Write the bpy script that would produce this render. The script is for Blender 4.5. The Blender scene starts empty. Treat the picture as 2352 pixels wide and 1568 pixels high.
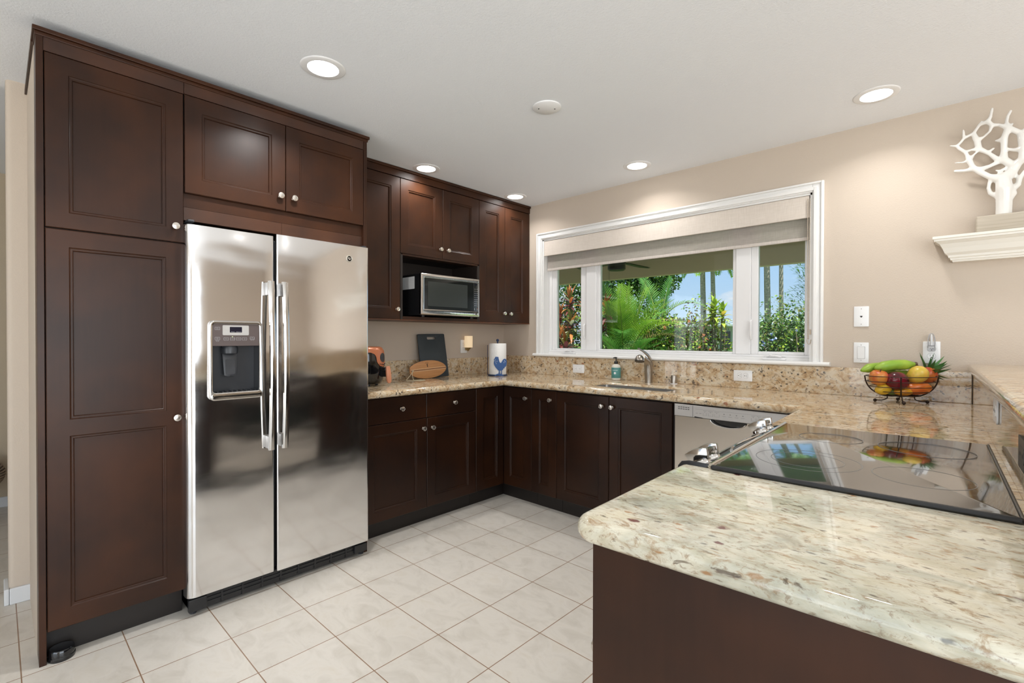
import bpy, bmesh, math, random
from mathutils import Vector, Matrix
random.seed(7)
R = math.radians
scene = bpy.context.scene
COL = scene.collection

# ------------------------------------------------------------------ camera
cam_d = bpy.data.cameras.new('camera')
cam_d.sensor_width = 36.0
cam_d.lens = 1112.2 * 36.0 / 2352.0
cam_d.clip_start = 0.02
cam_d.clip_end = 300
cam = bpy.data.objects.new('camera', cam_d)
COL.objects.link(cam)
_yw, _pt, _rl = R(43.19), R(-0.474), R(0.11)
_F0 = Vector((-math.sin(_yw), math.cos(_yw), 0)); _R0 = Vector((math.cos(_yw), math.sin(_yw), 0)); _U0 = Vector((0, 0, 1))
_F = _F0 * math.cos(_pt) + _U0 * math.sin(_pt); _U1 = _U0 * math.cos(_pt) - _F0 * math.sin(_pt)
_R = _R0 * math.cos(_rl) + _U1 * math.sin(_rl); _U = _U1 * math.cos(_rl) - _R0 * math.sin(_rl)
_m = Matrix((_R, _U, -_F)).transposed().to_4x4()
_m.translation = Vector((3.247, -3.339, 1.249))
cam.matrix_world = _m
scene.camera = cam

# ------------------------------------------------------------------ colour management
vs = scene.view_settings
scene.display_settings.display_device = 'sRGB'
vs.view_transform = 'Standard'
vs.look = 'None'
vs.gamma = 1.0
vs.use_curve_mapping = False
vs.exposure = 0.55
scene.cycles.max_bounces = 10
scene.cycles.diffuse_bounces = 5
scene.cycles.glossy_bounces = 5
scene.cycles.transparent_max_bounces = 24
scene.cycles.sample_clamp_indirect = 6.0
scene.cycles.use_denoising = True

# ------------------------------------------------------------------ node helpers
def new_mat(name):
    m = bpy.data.materials.new(name)
    m.use_nodes = True
    nt = m.node_tree
    nt.nodes.clear()
    return m, nt

class NT:
    def __init__(s, nt): s.nt = nt
    def n(s, typ, **kw):
        nd = s.nt.nodes.new(typ)
        for k, v in kw.items():
            if k == 'inp':
                for kk, vv in v.items(): nd.inputs[kk].default_value = vv
            else: setattr(nd, k, v)
        return nd
    def l(s, a, b): s.nt.links.new(a, b)
    def ramp(s, fac, stops, interp='LINEAR'):
        r = s.n('ShaderNodeValToRGB'); r.color_ramp.interpolation = interp
        e = r.color_ramp.elements
        while len(e) < len(stops): e.new(0.5)
        for el, (p, c) in zip(e, stops):
            el.position = p; el.color = (c[0], c[1], c[2], 1) if len(c) == 3 else c
        s.l(fac, r.inputs['Fac']); return r.outputs['Color']
    def mix(s, fac, a, b, mode='MIX'):
        m = s.n('ShaderNodeMix', data_type='RGBA', blend_type=mode)
        for sock, v in ((m.inputs['Factor'], fac), (m.inputs['A'], a), (m.inputs['B'], b)):
            pass
        def put(sock, v):
            if hasattr(v, 'is_output'): s.l(v, sock)
            else: sock.default_value = v if not isinstance(v, tuple) or len(v) == 4 else (*v, 1)
        put(m.inputs[0], fac); put(m.inputs[6], a); put(m.inputs[7], b)
        return m.outputs[2]
    def coords(s, kind='Object', scale=(1, 1, 1), rot=(0, 0, 0), loc=(0, 0, 0)):
        t = s.n('ShaderNodeTexCoord'); mp = s.n('ShaderNodeMapping')
        mp.inputs['Scale'].default_value = scale; mp.inputs['Rotation'].default_value = rot; mp.inputs['Location'].default_value = loc
        s.l(t.outputs[kind], mp.inputs['Vector']); return mp.outputs['Vector']
    def noise(s, vec, scale, detail=3, rough=0.5, dist=0.0):
        n = s.n('ShaderNodeTexNoise'); n.inputs['Scale'].default_value = scale; n.inputs['Detail'].default_value = detail
        n.inputs['Roughness'].default_value = rough; n.inputs['Distortion'].default_value = dist
        s.l(vec, n.inputs['Vector']); return n.outputs['Fac']
    def bump(s, h, strength, dist=0.002):
        b = s.n('ShaderNodeBump'); b.inputs['Strength'].default_value = strength; b.inputs['Distance'].default_value = dist
        s.l(h, b.inputs['Height']); return b.outputs['Normal']
    def out(s, sh):
        o = s.n('ShaderNodeOutputMaterial'); s.l(sh, o.inputs['Surface'])

def P(name, col, rough=0.5, metal=0.0, spec=0.5, coat=0.0, emis=None, estr=0.0, ior=None):
    m, nt = new_mat(name); g = NT(nt)
    b = g.n('ShaderNodeBsdfPrincipled')
    b.inputs['Base Color'].default_value = (*col, 1)
    b.inputs['Roughness'].default_value = rough
    b.inputs['Metallic'].default_value = metal
    b.inputs['Specular IOR Level'].default_value = spec
    b.inputs['Coat Weight'].default_value = coat
    b.inputs['Coat Roughness'].default_value = 0.08
    if emis: b.inputs['Emission Color'].default_value = (*emis, 1); b.inputs['Emission Strength'].default_value = estr
    g.out(b.outputs[0])
    m.diffuse_color = (*col, 1)
    return m

def PN(name, fn, rough=0.5, metal=0.0, spec=0.5, coat=0.0):
    """principled whose colour / normal come from fn(g) -> (colour socket, normal socket or None, roughness socket or None)"""
    m, nt = new_mat(name); g = NT(nt)
    b = g.n('ShaderNodeBsdfPrincipled')
    b.inputs['Roughness'].default_value = rough; b.inputs['Metallic'].default_value = metal
    b.inputs['Specular IOR Level'].default_value = spec
    b.inputs['Coat Weight'].default_value = coat; b.inputs['Coat Roughness'].default_value = 0.06
    c, nrm, ro = fn(g)
    if hasattr(c, 'is_output'): g.l(c, b.inputs['Base Color'])
    else: b.inputs['Base Color'].default_value = (*c, 1)
    if nrm is not None: g.l(nrm, b.inputs['Normal'])
    if ro is not None: g.l(ro, b.inputs['Roughness'])
    g.out(b.outputs[0]); return m

# ------------------------------------------------------------------ sky, sun, added fill lamps
world = bpy.data.worlds.new('sky'); scene.world = world; world.use_nodes = True
_g = NT(world.node_tree); world.node_tree.nodes.clear()
_tc = _g.n('ShaderNodeTexCoord'); _sp = _g.n('ShaderNodeSeparateXYZ'); _g.l(_tc.outputs['Generated'], _sp.inputs[0])
_sky = _g.ramp(_sp.outputs['Z'], [(0.0, (0.66, 0.80, 0.96)), (0.06, (0.54, 0.74, 0.97)), (0.16, (0.38, 0.63, 0.96)), (0.5, (0.16, 0.40, 0.85))])
_mp = _g.n('ShaderNodeMapping'); _mp.inputs['Scale'].default_value = (1.0, 1.0, 2.6); _g.l(_tc.outputs['Generated'], _mp.inputs['Vector'])
_cl = _g.noise(_mp.outputs['Vector'], 5.2, 6, 0.55)
_cm = _g.ramp(_cl, [(0.54, (0, 0, 0)), (0.66, (1, 1, 1))])
_skc = _g.mix(_cm, _sky, (0.93, 0.93, 0.96))
_bg = _g.n('ShaderNodeBackground'); _bg.inputs['Strength'].default_value = 0.70; _g.l(_skc, _bg.inputs['Color'])
_wo = _g.n('ShaderNodeOutputWorld'); _g.l(_bg.outputs[0], _wo.inputs['Surface'])

def lamp(name, typ, loc, energy, color=(1, 1, 1), size=1.0, size_y=None, rot=None, direction=None, spread=None):
    d = bpy.data.lights.new(name, typ); d.energy = energy; d.color = color
    if typ == 'AREA':
        d.shape = 'RECTANGLE' if size_y else 'DISK'; d.size = size
        if size_y: d.size_y = size_y
        if spread: d.spread = spread
    if typ == 'SUN': d.angle = size
    o = bpy.data.objects.new(name, d); COL.objects.link(o); o.location = loc
    if direction is not None: o.rotation_euler = Vector(direction).to_track_quat('-Z', 'Y').to_euler()
    return o
lamp('sun', 'SUN', (0, -10, 20), 7.0, (1.0, 0.95, 0.86), size=R(0.6), direction=(-0.22, 0.30, -0.92))
# added fill lamps set at made-up openings of the unseen living area (rear wall and right wall)
lamp('rear_fill_lamp', 'AREA', (3.9, -7.40, 1.2), 56, (0.90, 0.955, 1.0), size=4.4, size_y=2.0, direction=(0, 1, 0.05))
lamp('side_fill_lamp', 'AREA', (6.40, -3.6, 1.2), 60, (0.90, 0.955, 1.0), size=3.4, size_y=2.0, direction=(-1, 0, 0.05))

# ------------------------------------------------------------------ mesh builder
class MB:
    def __init__(s): s.v = []; s.f = []; s.m = []; s.s = []
    def add(s, vs, fs, mi=0, smooth=False, M=None):
        o = len(s.v)
        if M is not None: vs = [M @ Vector(v) for v in vs]
        s.v += [tuple(v) for v in vs]
        for f in fs:
            s.f.append(tuple(i + o for i in f)); s.m.append(mi); s.s.append(smooth)
        return s
    def bm(s, bm, mi=0, smooth=False, M=None, flat=None):
        bm.verts.index_update()
        s.add([v.co.copy() for v in bm.verts], [[v.index for v in f.verts] for f in bm.faces], mi, smooth, M)
        if smooth and flat is not None:
            for i in flat: s.s[len(s.s) - len(bm.faces) + i] = False
        bm.free(); return s
    def box(s, x0, x1, y0, y1, z0, z1, mi=0, b=0.0, seg=2, M=None):
        if x0 > x1: x0, x1 = x1, x0
        if y0 > y1: y0, y1 = y1, y0
        if z0 > z1: z0, z1 = z1, z0
        if b <= 0:
            vs = [(x, y, z) for z in (z0, z1) for y in (y0, y1) for x in (x0, x1)]
            return s.add(vs, [(0, 2, 3, 1), (4, 5, 7, 6), (0, 1, 5, 4), (2, 6, 7, 3), (0, 4, 6, 2), (1, 3, 7, 5)], mi, False, M)
        bm = bmesh.new(); bmesh.ops.create_cube(bm, size=1)
        for v in bm.verts: v.co = Vector(((x0 + x1) / 2 + v.co.x * (x1 - x0), (y0 + y1) / 2 + v.co.y * (y1 - y0), (z0 + z1) / 2 + v.co.z * (z1 - z0)))
        bmesh.ops.bevel(bm, geom=bm.edges[:], offset=min(b, .49 * min(x1 - x0, y1 - y0, z1 - z0)), segments=seg, affect='EDGES', profile=0.5)
        return s.bm(bm, mi, False, M)
    def lathe(s, prof, n=24, M=None, mi=0, smooth=True, a0=0, a1=None, sx=1, sy=1):
        full = a1 is None
        if full: a1 = 2 * math.pi
        k = n if full else n + 1
        vs = []; fs = []
        for r, z in prof:
            for i in range(k):
                a = a0 + (a1 - a0) * i / n; vs.append((r * math.cos(a) * sx, r * math.sin(a) * sy, z))
        for j in range(len(prof) - 1):
            for i in range(n):
                i2 = (i + 1) % k
                fs.append((j * k + i, j * k + i2, (j + 1) * k + i2, (j + 1) * k + i))
        if full and prof[0] != prof[-1]:
            if prof[0][0] > 1e-6: fs.append(tuple(range(k))[::-1])
            if prof[-1][0] > 1e-6: fs.append(tuple(range((len(prof) - 1) * k, len(prof) * k)))
        return s.add(vs, fs, mi, smooth, M)
    def tube(s, pts, r, n=8, mi=0, closed=False, M=None, caps=True, flat=1.0):
        pts = [Vector(p) for p in pts]; k = len(pts)
        rs = r if isinstance(r, (list, tuple)) else [r] * k
        vs = []; fs = []; nrm = None
        for i, p in enumerate(pts):
            if closed: t = pts[(i + 1) % k] - pts[i - 1]
            else: t = pts[min(i + 1, k - 1)] - pts[max(i - 1, 0)]
            t.normalize()
            if nrm is None:
                ref = Vector((0, 0, 1)) if abs(t.z) < 0.9 else Vector((1, 0, 0))
                nrm = t.cross(ref).normalized()
            else:
                nrm = (nrm - t * nrm.dot(t))
                nrm = nrm.normalized() if nrm.length > 1e-6 else t.orthogonal().normalized()
            bi = t.cross(nrm)
            for j in range(n):
                a = 2 * math.pi * j / n
                vs.append(p + (nrm * math.cos(a) + bi * math.sin(a) * flat) * rs[i])
        for i in range(k if closed else k - 1):
            i2 = (i + 1) % k
            for j in range(n):
                j2 = (j + 1) % n; fs.append((i * n + j, i * n + j2, i2 * n + j2, i2 * n + j))
        if caps and not closed: fs.append(tuple(range(n))[::-1]); fs.append(tuple(range((k - 1) * n, k * n)))
        return s.add(vs, fs, mi, True, M)
    def ball(s, c, r, mi=0, n=16, m=10, M=None):
        rx, ry, rz = r if isinstance(r, (tuple, list)) else (r, r, r)
        prof = [(math.sin(math.pi * i / m), -math.cos(math.pi * i / m)) for i in range(m + 1)]
        prof[0] = (0.0005, -1); prof[-1] = (0.0005, 1)
        T = Matrix.Translation(c) @ Matrix.Diagonal((rx, ry, rz, 1))
        if M is not None: T = M @ T
        return s.lathe(prof, n, T, mi)
    def prism(s, poly, fmap, d0, d1, mi=0, bev=0.0, seg=2, smooth=None, holes=None):
        """poly: 2D outline; fmap(u,v,d)->xyz; extruded from d0 to d1"""
        bm = bmesh.new()
        def loop(pl): return [bm.verts.new((a, b, 0)) for a, b in pl]
        lo = loop(poly)
        if holes:
            es = [bm.edges.new((lo[i], lo[(i + 1) % len(lo)])) for i in range(len(lo))]
            for h in holes:
                l2 = loop(h); es += [bm.edges.new((l2[i], l2[(i + 1) % len(l2)])) for i in range(len(l2))]
            bmesh.ops.triangle_fill(bm, use_beauty=True, edges=es)
        else: bm.faces.new(lo)
        ret = bmesh.ops.extrude_face_region(bm, geom=bm.faces[:])
        up = {v for v in ret['geom'] if isinstance(v, bmesh.types.BMVert)}
        for v in up: v.co.z = 1.0
        L = d1 - d0
        for v in bm.verts: v.co.z = d0 + v.co.z * L
        if bev > 0:
            bmesh.ops.recalc_face_normals(bm, faces=bm.faces[:])
            es = [e for e in bm.edges if len(e.link_faces) == 2 and abs(e.verts[0].co.z - e.verts[1].co.z) < 1e-7 and abs(e.calc_face_angle(0)) > 0.5]
            bmesh.ops.bevel(bm, geom=es, offset=bev, segments=seg, affect='EDGES', profile=0.5)
        bm.normal_update(); caps = [i for i, f in enumerate(bm.faces) if abs(f.normal.z) > .9999]
        for v in bm.verts: v.co = Vector(fmap(*v.co))
        return s.bm(bm, mi, bev > 0 if smooth is None else smooth, flat=caps)
    def quad(s, a, b, c, d, mi=0): return s.add([a, b, c, d], [(0, 1, 2, 3)], mi)

_dg = None
def text_into(mb, txt, size, fmap, mi=0, align='CENTER'):
    cu = bpy.data.curves.new('t', 'FONT'); cu.body = txt; cu.size = size; cu.align_x = align; cu.align_y = 'CENTER'; cu.resolution_u = 2
    ob = bpy.data.objects.new('t', cu); COL.objects.link(ob)
    dg = bpy.context.evaluated_depsgraph_get(); dg.update()
    me = bpy.data.meshes.new_from_object(ob.evaluated_get(dg))
    mb.add([Vector(fmap(v.co.x, v.co.y)) for v in me.vertices], [tuple(p.vertices) for p in me.polygons], mi)
    bpy.data.objects.remove(ob); bpy.data.curves.remove(cu); bpy.data.meshes.remove(me)

ORG = {}
def link(name, me, mats, parent):
    o = bpy.data.objects.new(name, me); COL.objects.link(o)
    if parent is not None: o.parent = parent; ORG[o.name] = ORG.get(parent.name)
    return o
def mesh_of(name, mb, mats, org=None, angle=35):
    me = bpy.data.meshes.new(name)
    vs = mb.v if org is None else [(v[0] - org[0], v[1] - org[1], v[2] - org[2]) for v in mb.v]
    me.from_pydata(vs, [], mb.f); me.update()
    for m in (mats if isinstance(mats, (list, tuple)) else [mats]): me.materials.append(m)
    me.polygons.foreach_set('material_index', mb.m)
    me.polygons.foreach_set('use_smooth', mb.s)
    bm = bmesh.new(); bm.from_mesh(me)
    bmesh.ops.remove_doubles(bm, verts=bm.verts[:], dist=1e-6)
    bmesh.ops.recalc_face_normals(bm, faces=bm.faces[:]); bm.to_mesh(me); bm.free()
    if any(mb.s): me.set_sharp_from_angle(angle=R(angle))
    return me
def thing(name, label, cat, loc, rot=0.0, group=None, local=False):
    o = bpy.data.objects.new(name, None); o.empty_display_size = 0.05; COL.objects.link(o)
    o.location = loc; o.rotation_euler = (0, 0, rot); o['label'] = label; o['category'] = cat
    if group: o['group'] = group
    ORG[o.name] = None if local else tuple(loc)
    return o
def part(name, mb, mats, parent, label=None, kind=None, angle=35):
    me = mesh_of(name, mb, mats, ORG.get(parent.name), angle)
    o = link(name, me, mats, parent)
    if label: o['label'] = label
    if kind: o['kind'] = kind
    return o
def solo(name, mb, mats, label, cat, group=None, angle=35, kind=None):
    xs = [v[0] for v in mb.v]; ys = [v[1] for v in mb.v]; zs = [v[2] for v in mb.v]
    org = ((min(xs) + max(xs)) / 2, (min(ys) + max(ys)) / 2, min(zs))
    me = mesh_of(name, mb, mats, org, angle)
    o = link(name, me, mats, None); o.location = org; o['label'] = label; o['category'] = cat
    if group: o['group'] = group
    if kind: o['kind'] = kind
    return o
def struct(name, mb, mats, parent=None, label=None, angle=35):
    me = mesh_of(name, mb, mats, None, angle); o = link(name, me, mats, parent)
    if parent is None: o['kind'] = 'structure'
    if label: o['label'] = label
    return o
def rrect(u0, u1, v0, v1, r, n=4):
    pts = []
    for cx, cy, a0 in ((u1 - r, v1 - r, 0), (u0 + r, v1 - r, 90), (u0 + r, v0 + r, 180), (u1 - r, v0 + r, 270)):
        for i in range(n + 1):
            a = R(a0 + 90 * i / n); pts.append((cx + r * math.cos(a), cy + r * math.sin(a)))
    return pts
def arc(p0, p1, p2, n=12):
    """smooth quadratic curve through three control points"""
    p0, p1, p2 = Vector(p0), Vector(p1), Vector(p2)
    return [(p0 * (1 - t) ** 2 + p1 * 2 * t * (1 - t) + p2 * t * t) for t in [i / n for i in range(n + 1)]]
def spline(pts, k=6):
    pts = [Vector(p) for p in pts]; out = []
    for i in range(len(pts) - 1):
        a = pts[max(i - 1, 0)]; b = pts[i]; c = pts[i + 1]; d = pts[min(i + 2, len(pts) - 1)]
        for j in range(k):
            t = j / k
            out.append(0.5 * ((2 * b) + (c - a) * t + (2 * a - 5 * b + 4 * c - d) * t * t + (3 * b - a - 3 * c + d) * t ** 3))
    out.append(pts[-1]); return out
# ------------------------------------------------------------------ materials
M = {}
def wood_fn(horizontal, base=1.0):
    def fn(g):
        sc = (1.2, 1.2, 14) if horizontal else (16, 16, 1.1)
        if horizontal: sc = (1.3, 1.3, 22)
        v = g.coords('Object', sc)
        n1 = g.noise(v, 3.0, 5, 0.6, 0.4)
        v2 = g.coords('Object', (1, 1, 1))
        n2 = g.noise(v2, 3.5, 3, 0.5)
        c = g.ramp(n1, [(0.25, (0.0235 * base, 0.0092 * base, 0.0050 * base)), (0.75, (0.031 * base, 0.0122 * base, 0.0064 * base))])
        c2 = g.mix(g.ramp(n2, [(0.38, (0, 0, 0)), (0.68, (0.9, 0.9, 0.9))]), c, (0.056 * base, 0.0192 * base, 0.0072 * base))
        return c2, g.bump(n1, 0.015, 0.001), None
    return fn
M['wood_v'] = PN('espresso_wood_vertical_grain', wood_fn(False), 0.33, 0, 0.28)
M['wood_h'] = PN('espresso_wood_horizontal_grain', wood_fn(True), 0.33, 0, 0.28)
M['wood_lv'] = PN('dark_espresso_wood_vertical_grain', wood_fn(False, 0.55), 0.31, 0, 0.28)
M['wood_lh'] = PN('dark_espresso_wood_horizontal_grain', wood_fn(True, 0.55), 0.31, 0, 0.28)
M['wood_red'] = PN('red_brown_wood', wood_fn(True, 1.35), 0.33, 0, 0.5)
M['toe'] = P('toe_kick_wood', (0.012, 0.008, 0.006), 0.45)
M['inside'] = P('cabinet_inside', (0.02, 0.012, 0.009), 0.6)
M['under'] = PN('cabinet_underside_veneer', wood_fn(True, 3.2), 0.45, 0, 0.4)

def wall_fn(col, sc=150, st=0.28):
    def fn(g):
        v = g.coords('Object')
        n = g.noise(v, sc, 3, 0.55, 0.6)
        return col, g.bump(n, st, 0.004), None
    return fn
M['wall'] = PN('beige_wall_paint', wall_fn((0.575, 0.49, 0.405)), 0.6, 0, 0.3)
M['hallwall'] = PN('beige_hall_paint', wall_fn((0.52, 0.43, 0.31)), 0.6, 0, 0.3)
M['ceil'] = PN('white_ceiling_paint', wall_fn((0.865, 0.89, 0.925), 110, 0.35), 0.8, 0, 0.2)
M['white'] = P('white_gloss_paint', (0.82, 0.81, 0.79), 0.3)
M['vinyl'] = P('white_vinyl', (0.80, 0.79, 0.785), 0.35)
M['cream'] = P('cream_shelf_paint', (0.80, 0.77, 0.70), 0.35)
M['plate'] = P('white_plate_plastic', (0.85, 0.85, 0.85), 0.3)
M['slot'] = P('dark_slot', (0.02, 0.018, 0.015), 0.5)
M['gray_gap'] = P('grey_gap', (0.32, 0.31, 0.30), 0.6)

def tile_fn(g):
    t = g.n('ShaderNodeTexCoord'); mp = g.n('ShaderNodeMapping'); mp.vector_type = 'POINT'
    mp.inputs['Location'].default_value = (-0.7313, 2.3753, 0); g.l(t.outputs['Object'], mp.inputs['Vector'])
    b = g.n('ShaderNodeTexBrick'); b.offset = 0.0; b.squash = 1.0
    b.inputs['Scale'].default_value = 1.0; b.inputs['Brick Width'].default_value = 0.3021; b.inputs['Row Height'].default_value = 0.3021
    b.inputs['Mortar Size'].default_value = 0.0021; b.inputs['Mortar Smooth'].default_value = 0.1
    b.inputs['Color1'].default_value = (0.655, 0.61, 0.545, 1); b.inputs['Color2'].default_value = (0.70, 0.655, 0.59, 1)
    b.inputs['Mortar'].default_value = (0.30, 0.185, 0.115, 1)
    g.l(mp.outputs['Vector'], b.inputs['Vector'])
    v = g.coords('Object', (1, 1.6, 1), (0, 0, 0.5))
    n = g.noise(v, 7, 6, 0.62, 0.8)
    cl = g.ramp(n, [(0.3, (0.86, 0.85, 0.83)), (0.55, (1, 1, 1)), (0.75, (0.93, 0.91, 0.87))])
    c = g.mix(1.0, b.outputs['Color'], cl, 'MULTIPLY')
    inv = g.n('ShaderNodeMath', operation='SUBTRACT'); inv.inputs[0].default_value = 1.0; g.l(b.outputs['Fac'], inv.inputs[1])
    return c, g.bump(inv.outputs[0], 0.5, 0.0015), None
M['tile'] = PN('beige_ceramic_floor_tile', tile_fn, 0.32, 0, 0.45)

def granite_fn(warm):
    def fn(g):
        def spots(scale, mapscale, rot, d0, d1, chan, gate, amt):
            vo = g.n('ShaderNodeTexVoronoi'); vo.inputs['Scale'].default_value = scale; vo.inputs['Randomness'].default_value = 1.0
            cv = g.coords('Object', mapscale, (0, 0, rot))
            nz = g.n('ShaderNodeTexNoise'); nz.inputs['Scale'].default_value = scale * 2.2; nz.inputs['Detail'].default_value = 3; g.l(cv, nz.inputs['Vector'])
            mv = g.n('ShaderNodeVectorMath', operation='SCALE'); g.l(nz.outputs['Color'], mv.inputs[0]); mv.inputs['Scale'].default_value = 0.55 / scale
            ad = g.n('ShaderNodeVectorMath', operation='ADD'); g.l(cv, ad.inputs[0]); g.l(mv.outputs[0], ad.inputs[1]); g.l(ad.outputs[0], vo.inputs['Vector'])
            sc_ = g.n('ShaderNodeSeparateColor'); g.l(vo.outputs['Color'], sc_.inputs[0])
            dd = g.ramp(vo.outputs['Distance'], [(d0, (1, 1, 1)), (d1, (0, 0, 0))]); gg = g.ramp(sc_.outputs[chan], [(gate, (0, 0, 0)), (gate + .02, (amt, amt, amt))])
            return g.mix(1.0, dd, gg, 'MULTIPLY')
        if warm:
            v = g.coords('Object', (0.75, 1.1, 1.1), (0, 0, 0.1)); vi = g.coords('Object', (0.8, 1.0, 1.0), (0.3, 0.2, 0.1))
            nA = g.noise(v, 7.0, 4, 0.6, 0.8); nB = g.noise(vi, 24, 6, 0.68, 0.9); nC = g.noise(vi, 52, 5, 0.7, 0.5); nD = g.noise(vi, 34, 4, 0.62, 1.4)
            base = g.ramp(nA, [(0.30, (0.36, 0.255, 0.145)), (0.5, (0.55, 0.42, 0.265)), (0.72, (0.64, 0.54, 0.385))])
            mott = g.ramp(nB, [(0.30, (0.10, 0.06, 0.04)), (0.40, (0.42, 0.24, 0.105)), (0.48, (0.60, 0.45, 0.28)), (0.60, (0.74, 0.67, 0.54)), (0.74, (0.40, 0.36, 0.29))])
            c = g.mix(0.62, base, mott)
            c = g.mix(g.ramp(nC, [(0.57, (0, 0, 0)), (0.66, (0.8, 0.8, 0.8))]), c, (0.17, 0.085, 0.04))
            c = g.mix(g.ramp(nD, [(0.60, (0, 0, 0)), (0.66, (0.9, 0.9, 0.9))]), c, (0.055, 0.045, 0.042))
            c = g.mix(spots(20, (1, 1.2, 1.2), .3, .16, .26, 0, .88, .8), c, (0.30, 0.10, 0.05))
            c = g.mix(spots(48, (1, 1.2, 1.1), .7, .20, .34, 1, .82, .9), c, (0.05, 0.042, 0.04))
        else:
            v = g.coords('Object', (0.6, 1.1, 1.0), (0, 0, -0.10)); vs_ = g.coords('Object', (0.6, 1.25, 1.1), (0, 0, -0.16))
            nA = g.noise(v, 5.5, 5, 0.62, 1.0); nB = g.noise(vs_, 13, 6, 0.66, 1.3); nC = g.noise(vs_, 40, 6, 0.7, 0.8); nD = g.noise(g.coords('Object', (0.5, 1.4, 1.2), (0, 0, -0.2)), 24, 4, 0.6, 1.8)
            base = g.ramp(nA, [(0.34, (0.34, 0.34, 0.285)), (0.45, (0.60, 0.575, 0.475)), (0.55, (0.76, 0.72, 0.60)), (0.64, (0.68, 0.605, 0.45)), (0.74, (0.44, 0.42, 0.35))])
            mott = g.ramp(nB, [(0.30, (0.26, 0.235, 0.195)), (0.40, (0.60, 0.53, 0.40)), (0.51, (0.82, 0.78, 0.67)), (0.63, (0.72, 0.64, 0.48)), (0.74, (0.36, 0.31, 0.24))])
            c = g.mix(0.5, base, mott)
            c = g.mix(g.ramp(nC, [(0.535, (0, 0, 0)), (0.65, (0.70, 0.70, 0.70))]), c, (0.36, 0.215, 0.10))
            nE = g.noise(g.coords('Object', (0.75, 1.2, 1.1), (0, 0, -0.1)), 85, 5, 0.7, 0.5)
            c = g.mix(g.ramp(nE, [(0.56, (0, 0, 0)), (0.66, (0.6, 0.6, 0.6))]), c, (0.27, 0.165, 0.09))
            c = g.mix(g.ramp(nD, [(0.63, (0, 0, 0)), (0.69, (0.8, 0.8, 0.8))]), c, (0.15, 0.10, 0.065))
            c = g.mix(spots(22, (0.9, 1.15, 1.1), -.2, .17, .26, 0, .84, .9), c, (0.17, 0.045, 0.045))
            c = g.mix(spots(34, (0.7, 1.5, 1.3), -.2, .15, .27, 1, .86, .85), c, (0.40, 0.19, 0.07))
            c = g.mix(spots(46, (0.7, 1.5, 1.3), .3, .12, .26, 2, .92, .65), c, (0.07, 0.06, 0.06))
        if not warm:
            nG = g.noise(g.coords('Object', (0.8, 1.1, 1.0), (0, 0, -0.1), (3.1, 1.7, 0)), 4.5, 4, 0.6, 0.8)
            c = g.mix(1.0, c, g.ramp(nG, [(0.36, (0.60, 0.62, 0.60)), (0.50, (0.88, 0.88, 0.86)), (0.64, (0.92, 0.90, 0.84))]), 'MULTIPLY')
        return c, None, None
    return fn
M['granite'] = PN('polished_cream_granite', granite_fn(False), 0.025, 0, 0.5)
M['granite_warm'] = PN('polished_granite_reflection_tint', granite_fn(True), 0.03, 0, 0.5)

def steel_fn(col, st, sc, brush):
    def fn(g):
        v = g.coords('Object', (0.55, 0.55, 1.15))
        n = g.noise(v, sc, 2, 0.5)
        v2 = g.coords('Object', brush)
        n2 = g.noise(v2, 60, 2, 0.5)
        rr = g.ramp(n2, [(0.3, (0.095, 0.095, 0.095)), (0.7, (0.125, 0.125, 0.125))])
        return col, g.bump(n, st, 0.02), rr
    return fn
M['steel'] = PN('brushed_steel_sheet', steel_fn((0.77, 0.765, 0.765), 0.30, 2.8, (0.4, 0.4, 22)), 0.22, 1.0)
M['steel_s'] = PN('brushed_steel_trim', steel_fn((0.62, 0.60, 0.575), 0.0, 2, (20, 20, 1)), 0.24, 1.0)
M['steel_dw'] = PN('dishwasher_steel', steel_fn((0.66, 0.62, 0.575), 0.05, 3, (22, 22, 0.6)), 0.28, 1.0)
M['panelgrey'] = P('silver_painted_panel', (0.50, 0.48, 0.46), 0.38, 0.55)
M['nickel'] = P('brushed_nickel', (0.74, 0.69, 0.63), 0.26, 1.0)
M['faucet'] = P('aged_nickel', (0.42, 0.38, 0.33), 0.30, 1.0)
M['sinksteel'] = P('sink_steel', (0.30, 0.29, 0.275), 0.36, 0.9)
M['black'] = P('black_plastic', (0.012, 0.012, 0.013), 0.35)
M['blackgloss'] = P('black_gloss_plastic', (0.008, 0.008, 0.009), 0.08, 0, 0.5, 0.5)
M['darkgrey'] = P('dark_grey_plastic', (0.035, 0.037, 0.042), 0.35)
M['ctglass'] = P('ceramic_cooktop_glass', (0.012, 0.012, 0.011), 0.03, 0, 0.85, 1.0)
M['ringmark'] = P('burner_ring_print', (0.16, 0.155, 0.15), 0.3)
M['mwmesh'] = P('microwave_window_screen', (0.045, 0.05, 0.046), 0.12)
M['mwglass'] = P('black_door_glass', (0.012, 0.014, 0.013), 0.05, 0, 0.7)
M['mauve'] = P('mauve_control_panel', (0.115, 0.088, 0.083), 0.4, 0.2)
M['lightgrey'] = P('light_grey_panel', (0.48, 0.46, 0.44), 0.4)
M['print'] = P('pale_print', (0.50, 0.50, 0.52), 0.5)
M['printdark'] = P('dark_print', (0.12, 0.11, 0.105), 0.5)
M['lcd'] = P('display_glass', (0.006, 0.006, 0.02), 0.12)
M['green_led'] = P('green_led', (0.5, 0.8, 0.3), 0.4, emis=(0.7, 1.0, 0.45), estr=1.6)
M['lens'] = P('lit_lamp_lens', (1, 1, 1), 0.5, emis=(1.0, 0.985, 0.96), estr=9.0)
M['lamp_white'] = P('lamp_trim_white', (0.86, 0.86, 0.86), 0.45)
M['copper'] = P('copper_orange_plastic', (0.62, 0.20, 0.085), 0.32, 0.25, 0.5, 0.2)
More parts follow.
